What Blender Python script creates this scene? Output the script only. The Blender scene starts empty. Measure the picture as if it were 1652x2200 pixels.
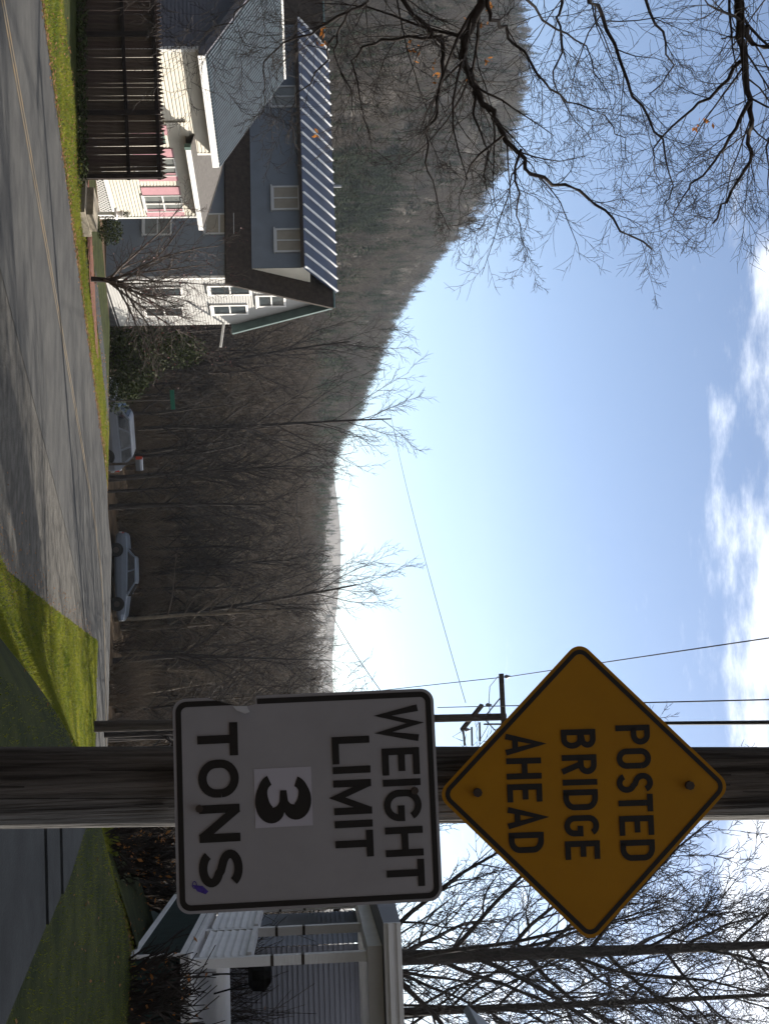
import bpy, math, random
import numpy as np
from mathutils import Vector, Matrix
SC = bpy.context.scene
COL = SC.collection
rnd = random.Random(7)
sin, cos, PI, R = math.sin, math.cos, math.pi, math.radians

# ------------------------------------------------------------------ camera (turned on its side, as the photo was taken)
PITCH = math.atan(171 / 2800); ROLL = .027
Fv = Vector((0, cos(PITCH), sin(PITCH))); R0 = Vector((1, 0, 0)); U0 = Vector((0, -sin(PITCH), cos(PITCH)))
Rv = cos(ROLL) * R0 - sin(ROLL) * U0; Uv = cos(ROLL) * U0 + sin(ROLL) * R0
cd = bpy.data.cameras.new('camera'); cam = bpy.data.objects.new('camera', cd); COL.objects.link(cam)
m = Matrix.Identity(4)
for i in range(3):
    m[i][0] = Uv[i]; m[i][1] = -Rv[i]; m[i][2] = -Fv[i]
cam.matrix_world = m
cd.sensor_fit = 'VERTICAL'; cd.sensor_height = 36; cd.sensor_width = 27; cd.lens = 36 * 2800 / 2200
cd.clip_start = .05; cd.clip_end = 9000
SC.camera = cam
def P(u, v, y):            # point seen at (u, v) of the upright 2200 x 1652 photo, y metres ahead
    d = Fv * 2800 + Rv * (u - 1100) + Uv * (v - 826)
    return d * (y / d.y)

# ------------------------------------------------------------------ sky, sun, exposure
SUN_AZ, SUN_EL = R(41), R(25)
SC.view_settings.view_transform = 'Standard'; SC.view_settings.look = 'None'
SC.view_settings.exposure = 1.2; SC.view_settings.gamma = 1; SC.view_settings.use_curve_mapping = False
W = bpy.data.worlds.new('World'); SC.world = W; W.use_nodes = True
nt = W.node_tree; nt.nodes.clear(); N = nt.nodes.new; L = nt.links.new
sky = N('ShaderNodeTexSky'); sky.sky_type = 'NISHITA'; sky.sun_disc = False
sky.sun_elevation = SUN_EL; sky.sun_rotation = SUN_AZ; sky.air_density = .75; sky.dust_density = 1.3; sky.ozone_density = 2.2; sky.altitude = 2000
def wmath(op, a, b=None, clamp=False):
    n = N('ShaderNodeMath'); n.operation = op; n.use_clamp = clamp
    for i, x in enumerate((a, b)):
        if x is None: continue
        if isinstance(x, (int, float)): n.inputs[i].default_value = x
        else: L(x, n.inputs[i])
    return n.outputs[0]
tc = N('ShaderNodeTexCoord'); sx = N('ShaderNodeSeparateXYZ'); L(tc.outputs['Generated'], sx.inputs[0])
zc = wmath('MAXIMUM', sx.outputs[2], .03)
cx = wmath('DIVIDE', sx.outputs[0], zc); cy = wmath('DIVIDE', sx.outputs[1], zc)
cv = N('ShaderNodeCombineXYZ'); L(cx, cv.inputs[0]); L(cy, cv.inputs[1])
n1 = N('ShaderNodeTexNoise'); L(cv.outputs[0], n1.inputs['Vector']); n1.inputs['Scale'].default_value = 3.0; n1.inputs['Detail'].default_value = 9; n1.inputs['Roughness'].default_value = .62
n2 = N('ShaderNodeTexNoise'); L(cv.outputs[0], n2.inputs['Vector']); n2.inputs['Scale'].default_value = .42; n2.inputs['Detail'].default_value = 2
elv = wmath('ARCSINE', sx.outputs[2])
el = N('ShaderNodeMapRange'); L(elv, el.inputs[0]); el.interpolation_type = 'SMOOTHSTEP'
el.inputs[1].default_value = R(15.0); el.inputs[2].default_value = R(21.5)
cm = wmath('ADD', wmath('MULTIPLY', n1.outputs[0], .70), wmath('MULTIPLY', n2.outputs[0], .30))
cm = wmath('ADD', cm, wmath('MULTIPLY', wmath('SUBTRACT', el.outputs[0], .5), .30))
azr = N('ShaderNodeMapRange'); L(wmath('ARCTAN2', sx.outputs[0], sx.outputs[1]), azr.inputs[0])   # fewer clouds away from the sun
az2 = N('ShaderNodeMapRange'); az2.interpolation_type = 'SMOOTHSTEP'; L(wmath('ARCTAN2', sx.outputs[0], sx.outputs[1]), az2.inputs[0]); az2.inputs[1].default_value = R(9); az2.inputs[2].default_value = R(24); az2.inputs[4].default_value = .22
cm = wmath('ADD', cm, az2.outputs[0])
azr.inputs[1].default_value = R(-26); azr.inputs[2].default_value = R(4); azr.inputs[3].default_value = -.10; azr.inputs[4].default_value = .03
cm = wmath('ADD', cm, azr.outputs[0])
cr = N('ShaderNodeMapRange'); L(cm, cr.inputs[0]); cr.interpolation_type = 'SMOOTHSTEP'; cr.inputs[1].default_value = .47; cr.inputs[2].default_value = .75
cf = wmath('MULTIPLY', cr.outputs[0], .85)
mx = N('ShaderNodeMixRGB'); L(cf, mx.inputs[0]); L(sky.outputs[0], mx.inputs[1]); mx.inputs[2].default_value = (12.6, 12.8, 13.2, 1)
bg = N('ShaderNodeBackground'); L(mx.outputs[0], bg.inputs[0]); bg.inputs[1].default_value = .062
wo = N('ShaderNodeOutputWorld'); L(bg.outputs[0], wo.inputs[0])
sd = bpy.data.lights.new('sun', 'SUN'); sd.energy = 5.0; sd.angle = R(.53); sd.color = (1, .93, .82)
so = bpy.data.objects.new('sun', sd); COL.objects.link(so)
SV = Vector((sin(SUN_AZ) * cos(SUN_EL), cos(SUN_AZ) * cos(SUN_EL), sin(SUN_EL)))
so.rotation_euler = (-SV).to_track_quat('-Z', 'Y').to_euler(); so.location = (30, 30, 40)

# ------------------------------------------------------------------ helpers
A = R(18)
def w3(l, s, z): return Vector((l * cos(A) + s * sin(A), -l * sin(A) + s * cos(A), z))
def ls(x, y): return x * cos(A) - y * sin(A), x * sin(A) + y * cos(A)
def sst(a, b, x):
    t = min(1, max(0, (x - a) / (b - a))); return t * t * (3 - 2 * t)
def gz(l, s):              # height of the land, eye level is 0; s runs down the hill along the road, l to its right
    b = -2.55 - .105 * s if s < 52 else -2.55 - .105 * 52 - (s - 52) * .165
    b = max(b, -10.3 - .02 * max(0, min(8, s - 66)))
    if s < 0: b = -2.55 - .05 * s
    b -= 1.1 * sst(47, 54, s) * sst(-15.5, -18.5, l) * (1 - sst(60, 66, s))
    zt = -1.72 - .018 * s - .04 * max(0, s - 10) - .03 * max(0, l - 3)
    b += max(0, zt - b) * sst(-4.2 - 1.7 * sst(10, 19, s), -1.2 + 1.8 * sst(11, 18, s), l) * (1 - sst(23, 42, s))
    x, y = l * cos(A) + s * sin(A), -l * sin(A) + s * cos(A)
    d = math.hypot(x, y)
    if s > 60: b += 4.6 * sst(78, 175, d) * (1 - .6 * sst(220, 420, d))
    return b
def gxy(x, y): return gz(*ls(x, y))

def mat(name, col, rough=.8, var=.2, scale=6, bump=0, bscale=40, metal=0, col2=None, spec=.3, stretch=None, mixlo=.35, mixhi=.65, detail=6, orand=0):
    mt = bpy.data.materials.new(name); mt.use_nodes = True
    t = mt.node_tree; b = t.nodes['Principled BSDF']
    b.inputs['Roughness'].default_value = rough; b.inputs['Metallic'].default_value = metal
    b.inputs['Specular IOR Level'].default_value = spec
    co = t.nodes.new('ShaderNodeTexCoord'); src = co.outputs['Object']
    if stretch:
        mp = t.nodes.new('ShaderNodeMapping'); mp.inputs['Scale'].default_value = stretch; t.links.new(src, mp.inputs[0]); src = mp.outputs[0]
    no = t.nodes.new('ShaderNodeTexNoise'); no.inputs['Scale'].default_value = scale; no.inputs['Detail'].default_value = detail; no.inputs['Roughness'].default_value = .65
    t.links.new(src, no.inputs['Vector'])
    mr = t.nodes.new('ShaderNodeMapRange'); mr.inputs[1].default_value = mixlo; mr.inputs[2].default_value = mixhi
    t.links.new(no.outputs[0], mr.inputs[0])
    mi = t.nodes.new('ShaderNodeMixRGB'); t.links.new(mr.outputs[0], mi.inputs[0])
    c2 = col2 or tuple(c * (1 + var) for c in col); c1 = col if col2 else tuple(c * (1 - var) for c in col)
    mi.inputs[1].default_value = (*c1, 1); mi.inputs[2].default_value = (*c2, 1)
    outc = mi.outputs[0]
    if orand:                # every piece or instance a little lighter or darker
        oi = t.nodes.new('ShaderNodeObjectInfo'); hs = t.nodes.new('ShaderNodeHueSaturation'); m2 = t.nodes.new('ShaderNodeMapRange'); m2.inputs[3].default_value = 1 - orand; m2.inputs[4].default_value = 1 + orand
        t.links.new(oi.outputs['Random'], m2.inputs[0]); t.links.new(m2.outputs[0], hs.inputs['Value']); t.links.new(outc, hs.inputs['Color'])
        m3 = t.nodes.new('ShaderNodeMapRange'); m3.inputs[3].default_value = .485; m3.inputs[4].default_value = .515; t.links.new(oi.outputs['Random'], m3.inputs[0]); t.links.new(m3.outputs[0], hs.inputs['Hue']); outc = hs.outputs[0]
    t.links.new(outc, b.inputs['Base Color'])
    if bump:
        nb = t.nodes.new('ShaderNodeTexNoise'); nb.inputs['Scale'].default_value = bscale; nb.inputs['Detail'].default_value = 5
        t.links.new(src, nb.inputs['Vector'])
        bp = t.nodes.new('ShaderNodeBump'); bp.inputs['Strength'].default_value = bump; bp.inputs['Distance'].default_value = .03
        t.links.new(nb.outputs[0], bp.inputs['Height']); t.links.new(bp.outputs[0], b.inputs['Normal'])
    return mt

class MB:
    def __init__(s, off=(0, 0, 0)): s.v = []; s.f = []; s.o = off
    def add(s, vs, fs):
        n = len(s.v); s.v += [tuple(p) for p in vs]; s.f += [tuple(i + n for i in q) for q in fs]; return s
    def quad(s, a, b, c, d): return s.add((a, b, c, d), ((0, 1, 2, 3),))
    def box(s, x0, x1, y0, y1, z0, z1):
        return s.add([(x, y, z) for z in (z0, z1) for x, y in ((x0, y0), (x1, y0), (x1, y1), (x0, y1))],
                     [(3, 2, 1, 0), (4, 5, 6, 7), (0, 1, 5, 4), (1, 2, 6, 5), (2, 3, 7, 6), (3, 0, 4, 7)])
    def obox(s, o, ax, ay, az, x0, x1, y0, y1, z0, z1):
        o, ax, ay, az = Vector(o), Vector(ax), Vector(ay), Vector(az)
        return s.add([o + ax * x + ay * y + az * z for z in (z0, z1) for x, y in ((x0, y0), (x1, y0), (x1, y1), (x0, y1))],
                     [(3, 2, 1, 0), (4, 5, 6, 7), (0, 1, 5, 4), (1, 2, 6, 5), (2, 3, 7, 6), (3, 0, 4, 7)])
    def prism(s, poly, fn, d0, d1):         # poly in 2D, fn(a, b, depth) -> point
        n = len(poly); vs = [fn(a, b, d0) for a, b in poly] + [fn(a, b, d1) for a, b in poly]
        return s.add(vs, [tuple(range(n - 1, -1, -1)), tuple(range(n, 2 * n))] + [(i, (i + 1) % n, n + (i + 1) % n, n + i) for i in range(n)])
    def beam(s, p, q, w, h=None):           # square bar from p to q
        p, q = Vector(p), Vector(q); d = (q - p); ln = d.length; d.normalize()
        a = d.cross(Vector((0, 0, 1))) if abs(d.z) < .98 else Vector((1, 0, 0)); a.normalize(); b = a.cross(d); h = h or w
        return s.obox(p, a, d, b, -w / 2, w / 2, 0, ln, -h / 2, h / 2)
    def tube(s, pts, rad, n=4, cap=False):
        pts = [Vector(p) for p in pts]; base = len(s.v); k = len(pts)
        for i, p in enumerate(pts):
            d = (pts[min(i + 1, k - 1)] - pts[max(i - 1, 0)])
            if d.length < 1e-9: d = Vector((0, 0, 1))
            d.normalize()
            a = d.cross(Vector((.31, .17, .93))) if abs(d.z) < .9 else d.cross(Vector((1, 0, .05)))
            a.normalize(); b = d.cross(a); r = rad[i] if hasattr(rad, '__len__') else rad
            for j in range(n):
                t = 2 * PI * j / n; s.v.append(tuple(p + (a * cos(t) + b * sin(t)) * r))
        for i in range(k - 1):
            for j in range(n):
                s.f.append((base + i * n + j, base + i * n + (j + 1) % n, base + (i + 1) * n + (j + 1) % n, base + (i + 1) * n + j))
        if cap:
            s.f.append(tuple(base + j for j in range(n - 1, -1, -1))); s.f.append(tuple(base + (k - 1) * n + j for j in range(n)))
        return s
    def cyl(s, p, q, r0, r1=None, n=12): return s.tube([p, q], [r0, r1 if r1 is not None else r0], n, True)
    def mesh(s, name, mt, smooth=False):
        me = bpy.data.meshes.new(name); o = s.o
        me.from_pydata([(x - o[0], y - o[1], z - o[2]) for x, y, z in s.v] if any(o) else s.v, [], s.f)
        for q in (mt if isinstance(mt, (list, tuple)) else [mt]): me.materials.append(q)
        if smooth: me.polygons.foreach_set('use_smooth', [True] * len(me.polygons))
        me.update(); return me
    def build(s, name, mt, parent=None, smooth=False, kind=None, label=None):
        ob = bpy.data.objects.new(name, s.mesh(name, mt, smooth)); COL.objects.link(ob)
        if parent: ob.parent = parent
        if kind: ob['kind'] = kind
        if label: ob['label'] = label
        return ob
def tag(o, label, cat, group=None, kind=None):
    o['label'] = label; o['category'] = cat
    if group: o['group'] = group
    if kind: o['kind'] = kind
    return o
def thing(name, label, cat, loc=(0, 0, 0), rz=0, group=None):
    o = bpy.data.objects.new(name, None); COL.objects.link(o); o.location = loc; o.rotation_euler = (0, 0, rz); o.empty_display_size = .2
    return tag(o, label, cat, group)
def dup(o, parent=None, loc=None, rz=None, sc=None, label=None):
    c = o.copy(); COL.objects.link(c)
    if parent: c.parent = parent
    if loc is not None: c.location = loc
    if rz is not None: c.rotation_euler = (0, 0, rz)
    if sc is not None: c.scale = (sc, sc, sc)
    if label: c['label'] = label
    for ch in list(o.children): dup(ch, c)
    return c
def piece(me, name, parent, loc):          # one more piece sharing a mesh
    o = bpy.data.objects.new(name, me); COL.objects.link(o); o.parent = parent; o.location = loc; return o
def struct(o, kind='structure'): o['kind'] = kind; return o
def resample(pts, n):
    pts = [Vector((*p, 0)) for p in pts]; d = [0]
    for a, b in zip(pts, pts[1:]): d.append(d[-1] + (b - a).length)
    out = []; j = 0
    for i in range(n):
        t = d[-1] * i / (n - 1)
        while j < len(d) - 2 and d[j + 1] < t: j += 1
        f = (t - d[j]) / (d[j + 1] - d[j]); p = pts[j].lerp(pts[j + 1], f); out.append((p.x, p.y))
    return out
def sheet(name, left, right, mt, dz, n=60, k=8, jag=0, kind='structure', f0=0, f1=1):
    a, b = resample(left, n), resample(right, n); mb = MB()
    for i in range(n):
        for j in range(k + 1):
            f = f0 + (f1 - f0) * j / k
            l = a[i][0] * (1 - f) + b[i][0] * f; s = a[i][1] * (1 - f) + b[i][1] * f
            if jag and j in (0, k): l += rnd.uniform(-jag, jag)
            mb.v.append(tuple(w3(l, s, gz(l, s) + dz)))
    for i in range(n - 1):
        for j in range(k):
            q = i * (k + 1) + j; mb.f.append((q, q + 1, q + k + 2, q + k + 1))
    return mb.build(name, mt, smooth=True, kind=kind)

# ------------------------------------------------------------------ materials
M = {}
M['soil'] = mat('leaf_litter', (.045, .032, .022), .95, col2=(.105, .072, .045), scale=1.6, bump=.8, bscale=14, spec=.05)
M['grass'] = mat('lawn_grass', (.011, .016, .005), .9, col2=(.034, .039, .011), scale=2.2, bump=.7, bscale=30, spec=.05)
M['blade'] = mat('grass_blade', (.08, .11, .012), .7, col2=(.20, .20, .025), scale=1.1, spec=.2)
M['road'] = mat('worn_asphalt', (.036, .036, .037), .95, col2=(.062, .061, .059), scale=.9, bump=.35, bscale=60, spec=.06)
M['shoulder'] = mat('gravel_shoulder', (.05, .047, .043), .95, col2=(.10, .094, .085), scale=3, bump=.9, bscale=35, spec=.05)
M['yellow'] = mat('yellow_road_paint', (.12, .078, .032), .9, col2=(.06, .055, .045), scale=4)
M['walk'] = mat('old_concrete', (.030, .032, .034), .95, var=.2, scale=3, bump=.3, bscale=50, spec=.1)
M['mulch'] = mat('red_mulch', (.11, .035, .018), .95, var=.45, scale=14, bump=1, bscale=40)
M['leaf'] = mat('fallen_leaf', (.16, .065, .02), .8, col2=(.24, .12, .045), scale=3)
M['pole'] = mat('weathered_pole_wood', (.035, .033, .032), .95, col2=(.18, .172, .167), scale=9, stretch=(3.5, 3.5, .10), bump=1, bscale=26, spec=.1, mixlo=.38, mixhi=.66, detail=10)
M['farpole'] = mat('dark_pole_wood', (.05, .038, .03), .9, var=.3, scale=5, stretch=(3, 3, .2))
M['metal'] = mat('galvanised_metal', (.35, .36, .37), .5, var=.15, scale=8, metal=.6)
M['iron'] = mat('dark_bolt_iron', (.06, .05, .045), .6, var=.3, scale=30, metal=.5)
M['signwhite'] = mat('white_sign_sheeting', (.28, .29, .325), .42, var=.05, scale=5, col2=(.25, .26, .29), spec=.45)
M['signyellow'] = mat('yellow_sign_sheeting', (.35, .170, .002), .45, var=.04, scale=4, col2=(.31, .15, .002), spec=.25)
M['black'] = mat('black_sign_ink', (.012, .012, .013), .5, var=.1, scale=20)
M['patch'] = mat('white_number_patch', (.40, .41, .49), .45, var=.02, scale=5)
M['purple'] = mat('purple_sticker_print', (.05, .03, .25), .5, var=.3, scale=60)
M['alu'] = mat('sky_tinted_aluminium', (.55, .60, .68), .35, var=.1, scale=20, metal=.5)  # bluish tint puts the sky's reflection into the metal's colour
M['fence'] = mat('stained_picket_wood', (.05, .032, .024), .9, col2=(.105, .07, .052), scale=5, stretch=(4, 4, .4), bump=.4, orand=.25)
M['fencerail'] = mat('dark_fence_rail', (.022, .014, .011), .9, var=.3, scale=4)
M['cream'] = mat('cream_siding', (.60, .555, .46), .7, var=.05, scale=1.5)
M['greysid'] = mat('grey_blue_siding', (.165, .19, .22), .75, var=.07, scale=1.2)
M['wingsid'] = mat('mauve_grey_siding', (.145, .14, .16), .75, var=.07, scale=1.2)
M['white'] = mat('white_trim_paint', (.80, .78, .75), .6, var=.04, scale=3)
M['pink'] = mat('dusty_pink_trim', (.52, .27, .30), .7, var=.08, scale=4)
M['tan'] = mat('drawn_tan_blind', (.27, .25, .205), .8, var=.08, scale=3)
M['glass'] = mat('window_glass', (.05, .06, .065), .12, var=.3, scale=2, spec=.6)
M['screen'] = mat('grey_window_screen', (.17, .18, .17), .4, var=.2, scale=2, spec=.5)
M['shing'] = mat('dark_brown_shingle', (.035, .026, .02), .9, var=.35, scale=6, bump=.6, bscale=20)
M['lowroof'] = mat('brown_grey_shingle', (.095, .085, .078), .9, var=.2, scale=8, bump=.5, bscale=25)
M['wingroof'] = mat('blue_grey_metal_roof', (.075, .10, .12), .5, var=.12, scale=3, spec=.5)
M['blueroof'] = mat('navy_metal_roof', (.022, .036, .075), .5, var=.2, scale=2, spec=.5)
M['rib'] = mat('pale_roof_rib', (.72, .72, .72), .5, var=.06, scale=4)
M['teal'] = mat('teal_soffit', (.10, .15, .15), .7, var=.15, scale=3)
M['green'] = mat('green_gutter', (.06, .11, .09), .6, var=.15, scale=4)
M['bark'] = mat('grey_brown_bark', (.055, .042, .034), .9, col2=(.12, .095, .08), scale=5, stretch=(2, 2, .4))
M['bark2'] = mat('dark_bark', (.018, .014, .012), .95, col2=(.042, .033, .029), scale=5, stretch=(2, 2, .4))
M['woodbark'] = mat('wood_bark', (.042, .032, .024), .9, col2=(.125, .095, .07), scale=1.3, orand=.45)
M['brush'] = mat('brown_brush', (.05, .035, .024), .9, col2=(.11, .08, .056), scale=1.2, orand=.4)
M['fartree'] = mat('far_bare_wood', (.072, .056, .042), .95, col2=(.122, .098, .076), scale=.3, orand=.35)
M['conifer'] = mat('conifer_needles', (.018, .03, .012), .9, col2=(.04, .055, .02), scale=2, spec=.1)
M['shrub'] = mat('evergreen_leaf', (.016, .024, .009), .8, col2=(.045, .055, .014), scale=3, spec=.08)
M['hill'] = mat('hill_floor', (.055, .045, .036), .95, col2=(.09, .075, .06), scale=.02, bump=.5, bscale=.2)
M['rust'] = mat('orange_dead_leaf', (.28, .10, .02), .8, col2=(.38, .17, .05), scale=9)
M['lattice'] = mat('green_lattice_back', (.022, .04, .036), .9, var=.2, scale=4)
M['porch'] = mat('white_porch_paint', (.70, .70, .71), .7, var=.06, scale=2)
M['housewall'] = mat('blue_grey_clapboard', (.19, .20, .235), .75, var=.06, scale=1.5)
M['cable'] = mat('black_cable', (.012, .012, .013), .7, var=.1, scale=3)
M['ceramic'] = mat('grey_insulator', (.16, .16, .18), .4, var=.1, scale=8)
M['silver'] = mat('silver_car_paint', (.11, .12, .14), .3, var=.04, scale=2, metal=.35, spec=.5)
M['bluecar'] = mat('pale_blue_car_paint', (.11, .135, .175), .3, var=.04, scale=2, metal=.25, spec=.5)
M['tyre'] = mat('tyre_rubber', (.012, .012, .012), .9, var=.2, scale=20)
M['carglass'] = mat('car_glass', (.012, .015, .02), .08, var=.2, scale=3, spec=.7)
M['red'] = mat('red_plastic', (.30, .03, .015), .45, var=.1, scale=8)
M['signgreen'] = mat('green_street_sign', (.012, .10, .065), .45, var=.05, scale=8)
M['sash'] = mat('grey_sash_paint', (.46, .47, .47), .7, var=.05, scale=3)
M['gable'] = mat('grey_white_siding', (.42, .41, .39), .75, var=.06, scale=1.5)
M['behind'] = mat('shade_slope_dark', (.028, .028, .03), .95, col2=(.045, .043, .045), scale=.2, spec=.05)  # for the added light-blocking slope, dark so little sun bounces back
M['clay'] = mat('white_flower_pot', (.66, .62, .58), .7, var=.08, scale=9)
M['stone'] = mat('dark_field_stone', (.055, .055, .056), .95, var=.3, scale=5, bump=.6, spec=.1)
M['slab'] = mat('pale_stone_slab', (.26, .225, .17), .9, var=.3, scale=3, bump=.4)

def translucent(mt, fac):    # thin leaves and blades let the low sun through
    t = mt.node_tree; b = t.nodes['Principled BSDF']; o = [n for n in t.nodes if n.type == 'OUTPUT_MATERIAL'][0]
    tr = t.nodes.new('ShaderNodeBsdfTranslucent'); mx_ = t.nodes.new('ShaderNodeMixShader'); mx_.inputs[0].default_value = fac
    t.links.new(b.inputs['Base Color'].links[0].from_socket, tr.inputs[0]); t.links.new(b.outputs[0], mx_.inputs[1]); t.links.new(tr.outputs[0], mx_.inputs[2]); t.links.new(mx_.outputs[0], o.inputs[0])
translucent(M['blade'], .5); translucent(M['rust'], .5); translucent(M['leaf'], .3)

# ------------------------------------------------------------------ land
def axis(pts):
    out = []
    for (a, b, st) in pts:
        n = max(1, round((b - a) / st)); out += [a + (b - a) * i / n for i in range(n)]
    return out + [pts[-1][1]]
la = axis([(-900, -200, 50), (-200, -60, 10), (-60, -30, 2), (-30, -8, .5), (-8, 3, .25), (3, 14, .5), (14, 40, 2), (40, 200, 10), (200, 900, 50)])
sa = axis([(-300, -40, 40), (-40, -10, 3), (-10, 75, .5), (75, 220, 4), (220, 1200, 35)])
mb = MB()
for s_ in sa:
    for l_ in la: mb.v.append(tuple(w3(l_, s_, gz(l_, s_))))
nl = len(la)
mb.f = [(i * nl + j, i * nl + j + 1, (i + 1) * nl + j + 1, (i + 1) * nl + j) for i in range(len(sa) - 1) for j in range(nl - 1)]
mb.build('ground', M['soil'], smooth=True, kind='structure')
RL = [(-16.9, -12), (-16.9, 44), (-16.7, 49), (-15.3, 53.2), (-12.4, 56.6), (-8, 58.7), (0, 60.5), (40, 64)]
RR = [(-9.4, -12), (-9.4, 30), (-9.2, 36), (-8.4, 40), (-6.4, 42.8), (-3, 44.6), (3, 46.4), (40, 52)]
sheet('road', RL, RR, M['road'], .05, 110, 16)
sheet('road_shoulder', [(-9.6, 2), (-9.6, 30), (-9.4, 36), (-8.6, 40)], [(-5.0, 2), (-5.2, 18.5), (-5.7, 21.5), (-6.7, 27.5), (-8.05, 34.4), (-8.3, 40)], M['shoulder'], .042, 70, 5, jag=.07)
for f in (.482, .506):
    sheet('road_centre_line', RL, RR, M['yellow'], .056, 150, 1, f0=f, f1=f + .013)
sheet('roadside_lawn', [(-40, -10), (-40, 28), (-23.3, 30), (-23.3, 52)], [(-17.0, -10), (-17, 30), (-17, 43), (-17.6, 52)], M['grass'], .03, 90, 24, jag=.1)
sheet('bank_lawn', [(-5.2, 4), (-5.35, 18.5), (-5.9, 21.5), (-6.9, 27.5), (-8.2, 34.4), (-8.1, 40), (-5.6, 43), (-1, 45)], [(-1.0, 4), (-1.0, 17), (1.2, 20), (1.3, 40), (4, 45)], M['grass'], .06, 150, 50)
sheet('porch_lawn', [(-1.0, 4), (-1.0, 17)], [(9, 4), (9, 17)], M['grass'], .06, 60, 30)
sheet('sidewalk', [(-20.7, 37.6), (-20.5, 44), (-19.4, 50), (-18.6, 54)], [(-19.5, 37.2), (-19.2, 44), (-17.9, 50), (-17.0, 54)], M['walk'], .05, 60, 4)
sheet('mulch_bed', [(-21.2, 33.2), (-20.5, 35), (-19.3, 38), (-18.6, 40)], [(-20.3, 32.6), (-19.2, 33.6), (-18.4, 36), (-18.2, 39)], M['mulch'], .07, 40, 6, jag=.12)

# concrete walk in front of the house on the right: three slabs with open joints
wk = struct(thing('concrete_walk', 'x', 'x', (0, 0, 0))); del wk['label']; del wk['category']
for y0, y1, dz in ((6.2, 8.86, .085), (8.885, 9.37, .10), (9.395, 11.6, .115)):
    mb = MB(); n = 10
    for i in range(n + 1):
        y = y0 + (y1 - y0) * i / n
        xa, xb = .208 * y, 3.02 - .115 * (y - 6.2)
        for x in (xa, xb):
            z = gxy(x, y)
            mb.v += [(x, y, z + dz), (x, y, z - .12)]
    for i in range(n):
        a = i * 4; mb.f += [(a, a + 2, a + 6, a + 4), (a, a + 4, a + 5, a + 1), (a + 2, a + 3, a + 7, a + 6)]
    mb.f += [(0, 1, 3, 2), (n * 4, n * 4 + 2, n * 4 + 3, n * 4 + 1)]
    mb.build('slab', M['walk'], wk)

# ------------------------------------------------------------------ hills beyond
SKYL = [(-900, 1050), (-500, 1085), (-200, 1115), (0, 1132), (100, 1146), (200, 1140), (300, 1115), (400, 1080), (450, 1048), (500, 1012), (530, 982), (560, 950), (600, 925), (640, 890), (690, 858), (740, 845), (800, 815), (860, 795), (900, 775), (940, 745), (1000, 725), (1100, 705), (1250, 690)]
def lerp_tab(t, x):
    for (a, b), (c, d) in zip(t, t[1:]):
        if x <= c: return b + (d - b) * max(0, (x - a) / (c - a))
    return t[-1][1]
mount_pts = []
def ridge(name, u0, u1, du, d0, d1, zb, top, tree, back=90, mt='hill', bump=1.0):
    mb = MB(); us = np.arange(u0, u1 + 1, du); T = 26
    for u in us:
        q = P(u, 655, 1); az = math.atan2(q.x, q.y)
        vt = top(u); e = P(u, vt, 1); dr = d1(u) if callable(d1) else d1
        tanel = e.z / math.hypot(e.x, e.y); zr = tanel * dr - tree
        for k in range(T + 3):
            t = k / T
            if k <= T:
                dd = d0 + (dr - d0) * t; z = zb + (zr - zb) * (t ** 1.12)
                z += bump * (zr - zb) * .035 * sin(az * 41 + t * 9) * sin(PI * t) + bump * 1.2 * sin(az * 97 + t * 23) * sin(PI * t)
            else:
                dd = dr + back * (k - T); z = zr - 14 * (k - T) ** 1.6
            mb.v.append((dd * sin(az), dd * cos(az), z))
            if t <= 1: mount_pts.append((name, u, t, mb.v[-1]))
    n = T + 3
    mb.f = [(i * n + j, (i + 1) * n + j, (i + 1) * n + j + 1, i * n + j + 1) for i in range(len(us) - 1) for j in range(n - 1)]
    o = mb.build(name, M[mt], smooth=True, kind='structure'); return o, len(us), n
mo = ridge('mountain', -900, 1250, 25, 190, lambda u: 640 - .10 * u, -9, lambda u: lerp_tab(SKYL, u), 6.5)
fo = ridge('far_hill', 600, 3400, 50, 500, 1300, -12, lambda u: 752 + 14 * sin(u * .011 + 1.2) + 10 * sin(u * .0043) + max(0, u - 1700) * .12, 11)

# added unseen slope behind the camera, blocking skylight so the signs stay dark
mb = MB(); n_ = 12
for i in range(61):
    az = R(110 + 212 * i / 60)
    for k in range(n_ + 1):
        d = 16 + 120 * k / n_; e = (1.25 + .12 * sin(i * .5)) * (k / n_) ** .6
        mb.v.append((d * sin(az), d * cos(az), -5 + d * e + 1.5 * sin(i * 1.3 + k)))
mb.f = [(i * (n_ + 1) + j, (i + 1) * (n_ + 1) + j, (i + 1) * (n_ + 1) + j + 1, i * (n_ + 1) + j + 1) for i in range(60) for j in range(n_)]
mb.build('added_shade_slope', M['behind'], smooth=True, kind='structure')

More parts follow.
